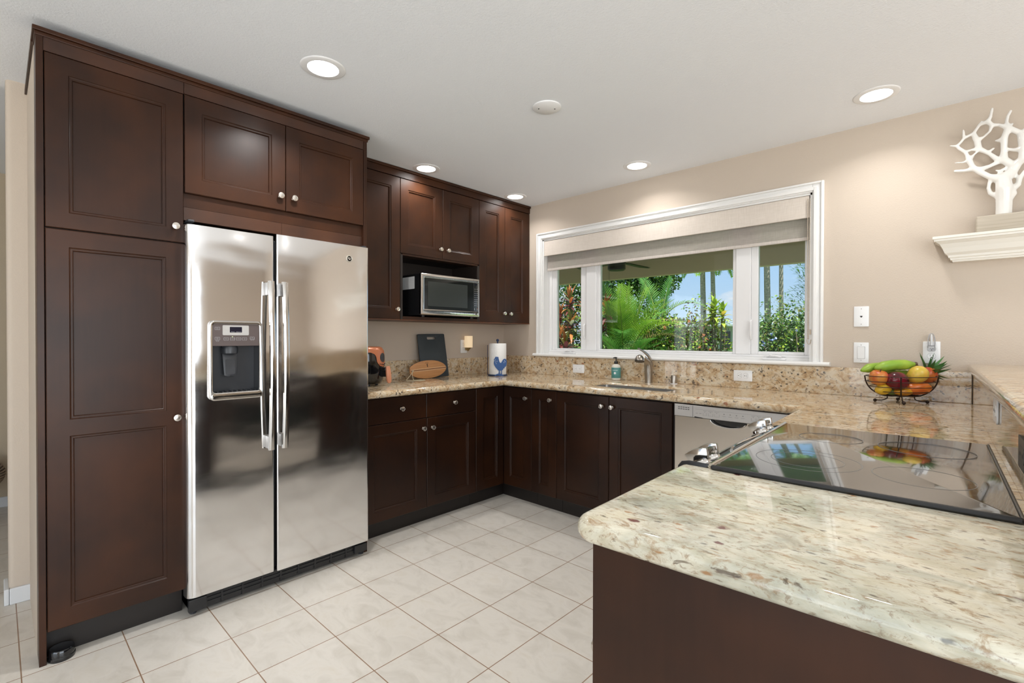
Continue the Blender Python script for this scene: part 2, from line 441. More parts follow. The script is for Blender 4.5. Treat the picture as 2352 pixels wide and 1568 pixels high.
M['peach'] = P('peach_handle_plastic', (0.72, 0.30, 0.17), 0.38, 0.1)
M['slate'] = P('slate_composite_board', (0.035, 0.045, 0.052), 0.55)
def bam(g):
    v = g.coords('Object', (1, 1.2, 26)); n = g.noise(v, 4, 4, 0.6)
    return g.ramp(n, [(0.3, (0.40, 0.18, 0.065)), (0.7, (0.56, 0.27, 0.10))]), None, None
M['bamboo'] = PN('bamboo', bam, 0.4)
M['bamboo_l'] = P('pale_bamboo', (0.72, 0.48, 0.26), 0.4)
M['bamboo_d'] = P('dark_bamboo', (0.27, 0.115, 0.045), 0.4)
M['burn'] = P('burnt_mark', (0.06, 0.03, 0.015), 0.6)
M['rope'] = P('jute_cord', (0.60, 0.52, 0.36), 0.8)
def paper(g):
    v = g.coords('Object', (1, 1, 1)); w = g.n('ShaderNodeTexVoronoi'); w.inputs['Scale'].default_value = 90; g.l(v, w.inputs['Vector'])
    return (0.84, 0.83, 0.81), g.bump(w.outputs['Distance'], 0.35, 0.003), None
M['paper'] = PN('embossed_paper_towel', paper, 0.9, 0, 0.2)
M['blue'] = P('cobalt_blue_metal', (0.016, 0.075, 0.24), 0.38, 0.1)
M['blue_d'] = P('dark_blue_metal', (0.012, 0.03, 0.09), 0.4, 0.1)
M['amber'] = P('pleated_shade_cloth', (0.72, 0.58, 0.40), 0.6, emis=(1.0, 0.74, 0.45), estr=0.35)
M['brass'] = P('antique_brass', (0.50, 0.38, 0.19), 0.35, 0.9)
M['teal'] = P('teal_label', (0.085, 0.27, 0.25), 0.4)
M['soapclear'] = P('cloudy_soap_bottle', (0.66, 0.63, 0.55), 0.22)
M['coral'] = P('white_glazed_ceramic', (0.83, 0.81, 0.77), 0.16, 0, 0.5)
def greige(g):
    v = g.coords('Object', (1.2, 6, 30)); n = g.noise(v, 3, 3)
    return g.ramp(n, [(0.3, (0.40, 0.34, 0.26)), (0.7, (0.56, 0.50, 0.41))]), None, None
M['greige'] = PN('weathered_greige_wood', greige, 0.55)
M['wire'] = P('bronze_wire', (0.045, 0.028, 0.022), 0.38, 0.7)
def fruitmat(name, a, b, sc, scale=(1, 1, 1), rough=0.32, lo=0.4, hi=0.6):
    def fn(g):
        n = g.noise(g.coords('Object', scale), sc, 3, 0.5, 0.6)
        return g.ramp(n, [(lo, a), (hi, b)]), None, None
    return PN(name, fn, rough, 0, 0.5)
M['apple'] = fruitmat('streaked_apple_skin', (0.50, 0.07, 0.025), (0.62, 0.26, 0.045), 16, (1, 1, 0.5))
M['mango'] = fruitmat('deep_red_fruit_skin', (0.055, 0.004, 0.008), (0.19, 0.006, 0.018), 14, rough=0.2)
M['squash'] = fruitmat('yellow_green_striped_skin', (0.76, 0.46, 0.08), (0.62, 0.46, 0.06), 9, (3.0, 3.0, 0.4))
M['redmango'] = fruitmat('rust_red_fruit_skin', (0.42, 0.05, 0.02), (0.55, 0.16, 0.03), 14)
M['papaya'] = fruitmat('orange_papaya_skin', (0.74, 0.21, 0.03), (0.62, 0.13, 0.02), 12)
M['lemon'] = fruitmat('yellow_fruit_skin', (0.70, 0.46, 0.03), (0.62, 0.38, 0.02), 20)
M['tanger'] = fruitmat('golden_fruit_skin', (0.70, 0.36, 0.02), (0.60, 0.24, 0.02), 18)
M['avocado'] = fruitmat('green_fruit_skin', (0.10, 0.14, 0.03), (0.17, 0.22, 0.05), 25)
M['banana'] = fruitmat('green_banana_skin', (0.23, 0.40, 0.035), (0.34, 0.48, 0.05), 10, rough=0.4)
M['bananaend'] = P('brown_banana_stem', (0.09, 0.055, 0.03), 0.6)
M['pineskin'] = fruitmat('pineapple_skin', (0.22, 0.16, 0.04), (0.35, 0.22, 0.05), 60)
M['pineleaf'] = fruitmat('pineapple_leaf', (0.035, 0.13, 0.03), (0.085, 0.22, 0.06), 20)

def cloth(g):
    v = g.coords('Object', (1, 1, 1)); n1 = g.noise(g.coords('Object', (260, 260, 18)), 1, 2); n2 = g.noise(g.coords('Object', (18, 18, 260)), 1, 2)
    s = g.n('ShaderNodeMath', operation='ADD'); g.l(n1, s.inputs[0]); g.l(n2, s.inputs[1])
    h = g.n('ShaderNodeMath', operation='MULTIPLY'); g.l(s.outputs[0], h.inputs[0]); h.inputs[1].default_value = 0.5
    return h.outputs[0]
def cloth_mat(name, c0, c1, trans):
    m, nt = new_mat(name); g = NT(nt); h = cloth(g)
    c = g.ramp(h, [(0.35, c0), (0.65, c1)])
    d = g.n('ShaderNodeBsdfDiffuse'); g.l(c, d.inputs['Color']); g.l(g.bump(h, 0.4, 0.002), d.inputs['Normal'])
    if trans:
        t = g.n('ShaderNodeBsdfTranslucent'); g.l(c, t.inputs['Color'])
        x = g.n('ShaderNodeMixShader'); x.inputs[0].default_value = 0.35; g.l(d.outputs[0], x.inputs[1]); g.l(t.outputs[0], x.inputs[2])
        tr = g.n('ShaderNodeBsdfTransparent'); y = g.n('ShaderNodeMixShader'); y.inputs[0].default_value = trans
        g.l(x.outputs[0], y.inputs[1]); g.l(tr.outputs[0], y.inputs[2]); g.out(y.outputs[0])
    else: g.out(d.outputs[0])
    return m
M['valance'] = cloth_mat('linen_valance', (0.64, 0.57, 0.50), (0.71, 0.64, 0.57), 0)
M['shade'] = cloth_mat('woven_shade', (0.54, 0.49, 0.44), (0.64, 0.59, 0.54), 0.24)
M['hem'] = cloth_mat('linen_hem', (0.52, 0.47, 0.42), (0.64, 0.58, 0.53), 0)
def glass_mat():
    m, nt = new_mat('window_glass'); g = NT(nt)
    t = g.n('ShaderNodeBsdfTransparent'); t.inputs['Color'].default_value = (0.97, 0.985, 0.97, 1)
    gl = g.n('ShaderNodeBsdfGlossy'); gl.inputs['Roughness'].default_value = 0.01
    f = g.n('ShaderNodeFresnel'); f.inputs['IOR'].default_value = 1.35
    x = g.n('ShaderNodeMixShader'); g.l(f.outputs[0], x.inputs[0]); g.l(t.outputs[0], x.inputs[1]); g.l(gl.outputs[0], x.inputs[2]); g.out(x.outputs[0]); return m
M['glass'] = glass_mat()
def clear_mat():
    m, nt = new_mat('clear_plastic'); g = NT(nt)
    t = g.n('ShaderNodeBsdfTransparent'); t.inputs['Color'].default_value = (0.93, 0.93, 0.93, 1)
    gl = g.n('ShaderNodeBsdfPrincipled'); gl.inputs['Base Color'].default_value = (0.9, 0.9, 0.92, 1); gl.inputs['Roughness'].default_value = 0.08
    lw = g.n('ShaderNodeLayerWeight'); lw.inputs['Blend'].default_value = 0.3
    x = g.n('ShaderNodeMixShader'); g.l(lw.outputs['Fresnel'], x.inputs[0]); g.l(t.outputs[0], x.inputs[1]); g.l(gl.outputs[0], x.inputs[2]); g.out(x.outputs[0]); return m
M['clear'] = clear_mat()

def leafmat(name, c0, c1, tr=0.35):
    m, nt = new_mat(name); g = NT(nt)
    n = g.noise(g.coords('Object'), 3.5, 3); c = g.ramp(n, [(0.3, c0), (0.7, c1)])
    p = g.n('ShaderNodeBsdfPrincipled'); g.l(c, p.inputs['Base Color']); p.inputs['Roughness'].default_value = 0.42
    t = g.n('ShaderNodeBsdfTranslucent'); g.l(c, t.inputs['Color'])
    x = g.n('ShaderNodeMixShader'); x.inputs[0].default_value = tr; g.l(p.outputs[0], x.inputs[1]); g.l(t.outputs[0], x.inputs[2]); g.out(x.outputs[0]); return m
M['lf_palm'] = leafmat('bright_palm_leaf', (0.13, 0.30, 0.025), (0.28, 0.45, 0.05))
M['lf_palm_d'] = leafmat('deep_palm_leaf', (0.05, 0.17, 0.025), (0.12, 0.28, 0.05))
M['lf_dark'] = leafmat('dark_green_leaf', (0.018, 0.06, 0.015), (0.05, 0.12, 0.03))
M['lf_mid'] = leafmat('mid_green_leaf', (0.07, 0.18, 0.025), (0.16, 0.31, 0.05))
M['lf_lime'] = leafmat('lime_leaf', (0.26, 0.42, 0.04), (0.42, 0.52, 0.07))
M['lf_yel'] = leafmat('yellow_leaf', (0.60, 0.46, 0.05), (0.70, 0.56, 0.12))
M['lf_or'] = leafmat('orange_ti_leaf', (0.45, 0.13, 0.04), (0.52, 0.25, 0.07))
M['lf_bur'] = leafmat('burgundy_ti_leaf', (0.12, 0.025, 0.03), (0.22, 0.06, 0.05))
M['lf_olive'] = leafmat('olive_ti_leaf', (0.16, 0.16, 0.04), (0.26, 0.25, 0.07))
M['lf_sage'] = leafmat('sage_leaf', (0.26, 0.33, 0.20), (0.40, 0.46, 0.30))
M['lf_brown'] = leafmat('brown_leaf', (0.07, 0.04, 0.025), (0.16, 0.08, 0.04))
M['lf_tan'] = leafmat('dry_palm_leaf', (0.42, 0.33, 0.14), (0.52, 0.43, 0.22))
M['fl_blue'] = leafmat('blue_flower', (0.26, 0.36, 0.75), (0.45, 0.54, 0.85))
M['fl_red'] = leafmat('red_flower', (0.72, 0.10, 0.05), (0.75, 0.20, 0.10))
M['fl_orange'] = leafmat('orange_flower', (0.72, 0.30, 0.16), (0.76, 0.42, 0.24))
M['fl_yel'] = leafmat('yellow_flower', (0.80, 0.55, 0.05), (0.82, 0.62, 0.10))
M['stem'] = P('plant_stem', (0.20, 0.17, 0.11), 0.8)
M['stem_g'] = P('green_plant_stem', (0.20, 0.26, 0.06), 0.6)
def trunk(g):
    n = g.noise(g.coords('Object', (6, 6, 16)), 2, 4, 0.6)
    return g.ramp(n, [(0.3, (0.20, 0.175, 0.15)), (0.7, (0.44, 0.39, 0.35))]), g.bump(n, 0.5, 0.02), None
M['trunk'] = PN('palm_trunk_bark', trunk, 0.9, 0, 0.2)
def grass(g):
    n = g.noise(g.coords('Object'), 4, 5); return g.ramp(n, [(0.3, (0.12, 0.20, 0.05)), (0.7, (0.22, 0.32, 0.09))]), None, None
M['lawn'] = PN('lawn', grass, 0.9, 0, 0.1)
M['concrete'] = PN('patio_concrete', wall_fn((0.58, 0.55, 0.49), 60, 0.2), 0.8)
M['beam'] = P('tan_beam_paint', (0.74, 0.56, 0.36), 0.7)
M['chain'] = P('beige_bead_chain', (0.50, 0.42, 0.33), 0.5)
M['lanai_green'] = P('pale_green_soffit_paint', (0.46, 0.56, 0.43), 0.7)
M['roofmetal'] = P('pale_metal_roof', (0.36, 0.43, 0.45), 0.4, 0.2)
M['housewall'] = P('pale_grey_siding', (0.40, 0.45, 0.48), 0.7)
M['housewin'] = P('dark_house_window', (0.03, 0.04, 0.05), 0.2)
M['fan'] = P('dark_bronze_fan', (0.035, 0.03, 0.028), 0.45)
M['sillout'] = P('redwood_outer_sill', (0.36, 0.15, 0.055), 0.6)
M['rattan'] = PN('woven_rattan', wall_fn((0.40, 0.31, 0.23), 120, 0.4), 0.7)
M['badge'] = P('grey_badge_metal', (0.40, 0.36, 0.30), 0.5, 0.1)
M['base_white'] = P('grey_white_baseboard', (0.70, 0.71, 0.72), 0.4)
# ------------------------------------------------------------------ the room shell
H = 2.44
mb = MB(); mb.box(-4.2, 6.7, -7.7, 0.2, -0.12, 0.0); struct('floor', mb, M['tile'])
mb = MB(); mb.box(-4.2, 6.7, -7.7, 0.2, H, H + 0.16); struct('ceiling', mb, M['ceil'])
WX0, WX1, WZ0, WZ1 = 0.487, 2.572, 1.105, 2.117
mb = MB()
mb.box(-4.2, WX0, 0, 0.2, 0, H); mb.box(WX1, 6.7, 0, 0.2, 0, H); mb.box(WX0, WX1, 0, 0.2, 0, WZ0); mb.box(WX0, WX1, 0, 0.2, WZ1, H)
struct('wall_back', mb, M['wall'])
mb = MB()
_o = [(0.0, 0.0), (-0.13, 0.0)] + [(-0.11 + 0.02 * math.cos(a), -3.285 + 0.02 * math.sin(a)) for a in [R(180 + 15 * i) for i in range(7)]] + \
     [(-0.02 + 0.02 * math.cos(a), -3.285 + 0.02 * math.sin(a)) for a in [R(270 + 15 * i) for i in range(7)]]
mb.prism(_o, lambda u, v, d: (u, v, d), 0, H, smooth=True)
struct('wall_left', mb, M['wall'])
mb = MB(); mb.box(0.0005, 0.33, -3.2125, -2.80, 0, H - .0005); mb.box(0.0005, 0.598, -3.2345, -3.2125, 0, H - .0005); struct('wall_return', mb, M['wall'])
mb = MB(); mb.box(-2.05, -1.90, -7.7, 0, 0, H); struct('wall_hall', mb, M['hallwall'])
mb = MB(); mb.box(6.5, 6.7, -7.7, -5.4, 0, H); mb.box(6.5, 6.7, -1.8, 0, 0, H); mb.box(6.5, 6.7, -5.4, -1.8, 2.15, H); struct('wall_right', mb, M['wall'])
mb = MB(); mb.box(-1.9, 1.1, -7.7, -7.5, 0, H); mb.box(5.7, 6.5, -7.7, -7.5, 0, H); mb.box(1.1, 5.7, -7.7, -7.5, 2.15, H); struct('wall_front', mb, M['wall'])
# baseboards
def baseboard(name, pts):
    mb = MB()
    for (x0, x1, y0, y1) in pts: mb.box(x0, x1, y0, y1, 0, 0.075, b=0.004)
    struct(name, mb, M['base_white'])
baseboard('baseboard_left', [(0.0, 0.016, -3.302, -3.215), (-0.146, 0.012, -3.32, -3.303)])
baseboard('baseboard_hall', [(-1.90, -1.884, -7.4, -0.05)])

# ------------------------------------------------------------------ the window: casing, sashes, panes
win = bpy.data.objects.new('window_1', None); COL.objects.link(win); win['kind'] = 'structure'; ORG['window_1'] = None
win['label'] = 'wide white window of three panes over the sink'
mb = MB()   # casing of stepped boards
for (o0, o1, d) in ((0.0, 0.060, 0.012), (0.008, 0.028, 0.021), (0.046, 0.058, 0.024)):
    x0, x1, z1 = WX0 - o1, WX1 + o1, WZ1 + o1
    mb.box(WX0 - o1, WX0 - o0, -d, 0, WZ0, z1, b=.003); mb.box(WX1 + o0, WX1 + o1, -d, 0, WZ0, z1, b=.003)
    mb.box(WX0 - o0, WX1 + o0, -d, 0, WZ1 + o0, WZ1 + o1, b=.003)
part('casing', mb, M['white'], win)
mb = MB(); mb.prism(rrect(-0.045, 0.075, 1.083, 1.108, 0.012), lambda u, v, d: (d, u, v), WX0 - 0.082, WX1 + 0.098, smooth=True); part('window_sill', mb, M['white'], win)
mb = MB()   # jamb lining
mb.box(WX0 - .001, WX0 + 0.012, -0.001, 0.19, WZ0, WZ1); mb.box(WX1 - 0.012, WX1 + .001, -0.001, 0.19, WZ0, WZ1); mb.box(WX0, WX1, -0.001, 0.19, WZ1 - 0.012, WZ1 + .001); mb.box(WX0, WX1, 0.07, 0.19, WZ0 - .001, WZ0 + 0.020)
part('jamb', mb, M['white'], win)
Y0, Y1 = 0.075, 0.135
mb = MB()   # main frame and mullions
mb.box(WX0 + .012, WX1 - .012, Y0, Y1, WZ0 + .020, WZ0 + .036, b=.003); mb.box(WX0 + .012, WX1 - .012, Y0, Y1, WZ1 - .05, WZ1 - .012, b=.003)
mb.box(WX0 + .012, 0.530, Y0, Y1, WZ0 + .036, WZ1 - .05, b=.003); mb.box(2.535, WX1 - .012, Y0, Y1, WZ0 + .036, WZ1 - .05, b=.003)
mb.box(0.905, 1.000, Y0 - .004, Y1, WZ0 + .036, WZ1 - .05, b=.003); mb.box(2.112, 2.205, Y0 - .004, Y1, WZ0 + .036, WZ1 - .05, b=.003)
part('window_frame', mb, M['vinyl'], win)
def sash(x0, x1, sl, sr, sb, st, y0=0.083, y1=0.125):
    mb = MB(); z0, z1 = WZ0 + .036, WZ1 - .05
    mb.box(x0, x0 + sl, y0, y1, z0, z1, b=.004); mb.box(x1 - sr, x1, y0, y1, z0, z1, b=.004)
    mb.box(x0 + sl, x1 - sr, y0, y1, z0, z0 + sb, b=.004); mb.box(x0 + sl, x1 - sr, y0, y1, z1 - st, z1, b=.004)
    s = part('sash', mb, M['vinyl'], win)
    g = MB(); g.box(x0 + sl - .004, x1 - sr + .004, 0.100, 0.106, z0 + sb - .004, z1 - st + .004); part('pane', g, M['glass'], s)
    return s
s1 = sash(0.530, 0.905, 0.048, 0.065, 0.014, 0.03)
s2 = sash(1.000, 2.112, 0.030, 0.024, 0.014, 0.03)
s3 = sash(2.205, 2.535, 0.042, 0.020, 0.020, 0.03)
mb = MB(); mb.box(1.02, 2.10, 0.137, 0.175, WZ0 + .012, WZ0 + .050); part('outer_sill', mb, M['sillout'], win)
for x in (0.893, 2.212):     # lock levers on the mullions
    mb = MB(); mb.tube([(x, .066, 1.365), (x, .052, 1.352), (x, .050, 1.27), (x, .060, 1.245), (x, .072, 1.240)], [.006, .008, .008, .007, .005], 8)
    part('lock_lever', mb, M['vinyl'], win)
for x0, x1 in ((0.672, 0.795), (2.285, 2.42)):   # crank operators on the sill
    mb = MB(); mb.box(x0, x1, 0.045, 0.082, WZ0 + .003, WZ0 + .020, b=.005); mb.tube([(x0 + .02, .050, WZ0 + .022), (x0 + .05, .040, WZ0 + .036), (x1 - .02, .040, WZ0 + .024)], .005, 6)
    part('crank', mb, M['vinyl'], win)

# roller shade with its fabric valance
rs = thing('roller_shade', 'linen roller shade half lowered in the top of the kitchen window', 'window shade', (1.5, 0.03, 2.0))
mb = MB(); mb.box(WX0 + .002, 2.553, 0.004, 0.016, 1.972, 2.104, b=.003); mb.box(WX0 + .013, 2.553, 0.012, 0.060, 2.092, 2.104); part('valance', mb, M['valance'], rs)
mb = MB(); mb.box(0.506, 2.545, 0.045, 0.047, 1.862, 2.09); part('fabric', mb, M['shade'], rs)
mb = MB(); mb.box(0.506, 2.545, 0.040, 0.052, 1.843, 1.864, b=.004); part('hem_bar', mb, M['hem'], rs)
mb = MB(); mb.tube([(0.506, .052, 2.075), (2.545, .052, 2.075)], .016, 12); part('roller_tube', mb, M['white'], rs)
mb = MB()
for dx in (0.0, 0.012):
    z = 2.08
    while z > 1.24: mb.ball((2.5535 - (2.08 - z) * .004 * (1 if dx else -1) + dx - .006, -.006, z), .0028, n=6, m=4); z -= .0055
_l = [(2.5475 + .0105 + .0105 * math.cos(a), -.006, 1.24 + .028 * math.sin(a)) for a in [R(180 + 15 * i) for i in range(13)]]
mb.tube(_l, .0022, 6); mb.box(2.561, 2.569, -.010, -.002, 1.27, 1.30)
part('bead_chain', mb, M['chain'], rs)

# ------------------------------------------------------------------ cabinets
def PL(X): return lambda u, d, z: (X + d, u, z)            # left run, faces +x
def PW(Y): return lambda u, d, z: (u, Y - d, z)            # window run, faces -y
def door_mb(Pf, u0, u1, z0, z1, t=.02, sl=.066, sr=.066, rb=.066, rt=.066, mids=(), flat=False):
    mb = MB(); e = .0022
    if flat:
        cols = [u0 + e, u1 - e]; zz = [z0 + e, z1 - e]
        mb.quad(Pf(cols[0], 0, zz[0]), Pf(cols[1], 0, zz[0]), Pf(cols[1], 0, zz[1]), Pf(cols[0], 0, zz[1]), 1)
    else:
        cols = [u0 + e, u0 + sl, u1 - sr, u1 - e]
        zz = [z0 + e, z0 + rb]
        for a, b in mids: zz += [a, b]
        zz += [z1 - rt, z1 - e]
        for i in range(3):
            for j in range(len(zz) - 1):
                a0, a1, b0, b1 = cols[i], cols[i + 1], zz[j], zz[j + 1]
                if i == 1 and j % 2 == 1:
                    prev = None
                    for k, (ins, dp) in enumerate(((0, 0), (.002, -.003), (.005, -.0045), (.010, -.0045), (.0125, -.0065), (.014, -.0115))):
                        lp = [Pf(a0 + ins, dp, b0 + ins), Pf(a1 - ins, dp, b0 + ins), Pf(a1 - ins, dp, b1 - ins), Pf(a0 + ins, dp, b1 - ins)]
                        if prev:
                            for q in range(4): mb.quad(prev[q], prev[(q + 1) % 4], lp[(q + 1) % 4], lp[q], 1 if q in (0, 2) else 0)
                        prev = lp
                    mb.quad(*prev, 0)
                else: mb.quad(Pf(a0, 0, b0), Pf(a1, 0, b0), Pf(a1, 0, b1), Pf(a0, 0, b1), 1 if i == 1 else 0)
    f = [(u0 + e, z0 + e), (u1 - e, z0 + e), (u1 - e, z1 - e), (u0 + e, z1 - e)]; g = [(u0, z0), (u1, z0), (u1, z1), (u0, z1)]
    for q in range(4):
        r = (q + 1) % 4; mi = 1 if q in (0, 2) else 0
        mb.quad(Pf(f[q][0], 0, f[q][1]), Pf(f[r][0], 0, f[r][1]), Pf(g[r][0], -e, g[r][1]), Pf(g[q][0], -e, g[q][1]), mi)
        mb.quad(Pf(g[q][0], -e, g[q][1]), Pf(g[r][0], -e, g[r][1]), Pf(g[r][0], -t, g[r][1]), Pf(g[q][0], -t, g[q][1]), mi)
    mb.quad(*[Pf(a, -t, b) for a, b in g], 0)
    return mb
KP = [(.0085, 0), (.0085, .0015), (.0055, .003), (.0052, .012), (.008, .0145), (.0138, .0165), (.0158, .019), (.0158, .0225), (.0142, .0248), (.0118, .0252), (.0112, .0246), (.0001, .0262)]
_k = MB(); _k.lathe(KP, 20); KNOB = mesh_of('knob', _k, [M['nickel']], None, 40)
def knob(parent, pos, direction):
    o = link('knob', KNOB, None, parent); org = ORG.get(parent.name) or (0, 0, 0)
    o.location = Vector(pos) - Vector(org); o.rotation_euler = Vector(direction).to_track_quat('Z', 'Y').to_euler()
    return o
def door(parent, Pf, dirv, spec, mats, name='door'):
    u0, u1, z0, z1 = spec['r']; kw = {k: spec[k] for k in ('sl', 'sr', 'rb', 'rt', 'mids', 'flat') if k in spec}
    d = part(name, door_mb(Pf, u0, u1, z0, z1, **kw), mats, parent)
    if 'k' in spec: knob(d, Pf(spec['k'][0], -.0005, spec['k'][1]), dirv)
    return d
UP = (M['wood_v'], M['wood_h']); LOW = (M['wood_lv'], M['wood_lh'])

# tall pantry
X = 0.706
c = thing('pantry_cabinet', 'tall dark wood pantry cabinet with two stacked doors left of the refrigerator', 'cabinet', (0.5, -2.99, 0))
mb = MB(); mb.box(.335, .684, -3.211, -2.764, .112, 2.385); part('body', mb, M['inside'], c)
mb = MB(); mb.box(.335, .64, -3.211, -2.764, 0.0, .112); part('toe_kick', mb, M['toe'], c)
mb = MB(); mb.box(.600, X, -3.234, -3.2135, 0.0, 2.392, b=.001); part('end_panel', mb, M['wood_v'], c)
mb = MB(); mb.box(.67, X - .002, -3.2125, -2.764, 2.328, 2.392); part('frieze', mb, M['wood_red'], c)
door(c, PL(X), (1, 0, 0), dict(r=(-3.2105, -2.7665, 1.6665, 2.325), sl=.067, sr=.064, rb=.061, rt=.067, k=(-2.799, 1.734)), UP)
door(c, PL(X), (1, 0, 0), dict(r=(-3.2105, -2.7655, 0.122, 1.6615), sl=.066, sr=.066, rb=.072, rt=.066, mids=((.863, .926),), k=(-2.796, .894)), UP)
# cabinet over the fridge
c = thing('fridge_cabinet', 'dark wood cabinet with two doors above the refrigerator', 'cabinet', (0.4, -2.32, 1.78))
mb = MB(); mb.box(.0, .684, -2.762, -1.886, 1.895, 2.385); part('body', mb, M['inside'], c)
mb = MB(); mb.box(.655, .686, -2.762, -1.886, 1.832, 1.892); part('light_rail', mb, M['wood_h'], c)
mb = MB(); mb.box(.660, .688, -2.762, -2.337, 1.772, 1.8305); mb.box(.660, .688, -2.336, -1.886, 1.772, 1.8305); part('filler_strip', mb, M['wood_red'], c)
mb = MB(); mb.box(.67, X - .002, -2.762, -1.8855, 2.330, 2.392); part('frieze', mb, M['wood_red'], c)
door(c, PL(X), (1, 0, 0), dict(r=(-2.761, -2.3235, 1.893, 2.327), k=(-2.352, 1.9625)), UP)
door(c, PL(X), (1, 0, 0), dict(r=(-2.3205, -1.8865, 1.893, 2.327), k=(-2.2845, 1.962)), UP)
mb = MB(); mb.box(.001, X, -1.8845, -1.8635, 0.0, 2.390, b=.001); solo('end_panel', mb, M['wood_v'], 'tall thin dark wood panel on the right side of the refrigerator', 'panel')
mb = MB()
mb.box(.602, X + .012, -3.243, -1.852, 2.392, 2.408, b=.002); mb.box(.335, .622, -3.2120, -1.870, 2.400, 2.4395); mb.box(.602, X + .003, -3.237, -1.858, 2.378, 2.392, b=.002)
mb.box(.012, .61, -3.243, -3.235, 2.385, 2.408, b=.002)
solo('crown_molding', mb, M['wood_h'], 'dark wood crown molding along the top of the pantry and fridge cabinets', 'molding')

# upper cabinets on the left wall
XU = .333
c = thing('upper_cabinet', 'upper cabinet with one tall door beside the refrigerator', 'cabinet', (0.17, -1.62, 1.376))
mb = MB(); mb.box(.002, .312, -1.860, -1.388, 1.378, 2.375); part('body', mb, M['inside'], c)
mb = MB(); mb.box(.002, .333, -1.860, -1.3865, 1.370, 1.377); part('bottom_panel', mb, M['under'], c)
door(c, PL(XU), (1, 0, 0), dict(r=(-1.858, -1.3875, 1.3775, 2.371), sl=.072, sr=.072, rb=.074, rt=.069, k=(-1.417, 1.446)), UP)
c = thing('microwave_cabinet', 'upper cabinet with two short doors over an open microwave niche', 'cabinet', (0.17, -1.0, 1.376))
mb = MB(); mb.box(.002, .312, -1.384, -.629, 1.836, 2.375); part('body', mb, M['inside'], c)
mb = MB(); mb.box(.002, .331, -1.384, -1.366, 1.376, 1.836); mb.box(.002, .331, -.647, -.629, 1.376, 1.836); mb.box(.002, .010, -1.366, -.647, 1.376, 1.836); part('niche', mb, M['inside'], c)
mb = MB(); mb.box(.002, .333, -1.366, -.647, 1.376, 1.398, b=.001); part('shelf', mb, M['wood_h'], c)
mb = MB(); mb.box(.25, .331, -1.366, -.647, 1.830, 1.8435); part('top_rail', mb, M['wood_h'], c)
mb = MB(); mb.box(.002, .333, -1.3845, -.6295, 1.370, 1.3755); part('bottom_panel', mb, M['under'], c)
door(c, PL(XU), (1, 0, 0), dict(r=(-1.3845, -1.008, 1.845, 2.371), sl=.064, sr=.072, rb=.066, rt=.070, k=(-1.033, 1.914)), UP)
door(c, PL(XU), (1, 0, 0), dict(r=(-1.0055, -.6295, 1.845, 2.371), sl=.068, sr=.076, rb=.066, rt=.070, k=(-.9605, 1.9135)), UP)
c = thing('corner_upper_cabinet', 'upper cabinet with two tall narrow doors in the corner by the window', 'cabinet', (0.17, -.31, 1.376))
mb = MB(); mb.box(.002, .312, -.627, -.004, 1.378, 2.375); part('body', mb, M['inside'], c)
mb = MB(); mb.box(.002, .333, -.6275, -.003, 1.370, 1.377); part('bottom_panel', mb, M['under'], c)
door(c, PL(XU), (1, 0, 0), dict(r=(-.6265, -.3275, 1.3775, 2.371), sl=.068, sr=.072, rb=.088, rt=.070, k=(-.340, 1.4555)), UP)
door(c, PL(XU), (1, 0, 0), dict(r=(-.3245, -.004, 1.3775, 2.371), sl=.070, sr=.092, rb=.088, rt=.068, k=(-.2625, 1.4545)), UP)
mb = MB(); mb.box(.25, .336, -1.862, -.003, 2.375, 2.422); mb.box(.25, .350, -1.862, -.003, 2.420, 2.4385, b=.004)
solo('crown_molding', mb, M['wood_h'], 'dark wood crown molding along the top of the upper cabinets by the window corner', 'molding')

# base cabinets, left run
XB = .63
c = thing('base_cabinet', 'base cabinet with two drawers over two doors beside the refrigerator', 'cabinet', (0.3, -1.4, 0))
mb = MB(); mb.box(.01, .608, -1.858, -.933, .112, .872); part('body', mb, M['inside'], c)
mb = MB(); mb.box(.01, .556, -1.858, -.933, 0.0, .112); part('toe_kick', mb, M['toe'], c)
for (u0, u1, ku) in ((-1.857, -1.3835, -1.5785), (-1.3805, -.9355, -1.1435)):
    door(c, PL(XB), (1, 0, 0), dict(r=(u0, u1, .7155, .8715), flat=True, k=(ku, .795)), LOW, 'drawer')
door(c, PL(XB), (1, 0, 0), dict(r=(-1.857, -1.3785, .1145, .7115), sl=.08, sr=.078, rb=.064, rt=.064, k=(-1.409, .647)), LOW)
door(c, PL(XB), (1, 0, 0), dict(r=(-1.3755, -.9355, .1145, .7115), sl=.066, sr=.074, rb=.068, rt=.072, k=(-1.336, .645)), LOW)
c = thing('corner_base_cabinet', 'corner base cabinet with a hinged pair of doors meeting in the inside corner', 'cabinet', (0.3, -.4, 0))
mb = MB(); mb.box(.01, .606, -.931, -.01, .112, .872); mb.box(.606, .915, -.616, -.01, .112, .872); part('body', mb, M['inside'], c)
mb = MB(); mb.box(.01, .556, -.931, -.01, 0.0, .112); mb.box(.556, .915, -.570, -.01, 0.0, .112); part('toe_kick', mb, M['toe'], c)
door(c, PL(XB), (1, 0, 0), dict(r=(-.9325, -.6445, .1145, .8715), sl=.070, sr=.070, rb=.068, rt=.070), LOW)
door(c, PW(-.643), (0, -1, 0), dict(r=(.6315, .9140, .1145, .8685), sl=.062, sr=.070, rb=.067, rt=.070, k=(.863, .797)), LOW)
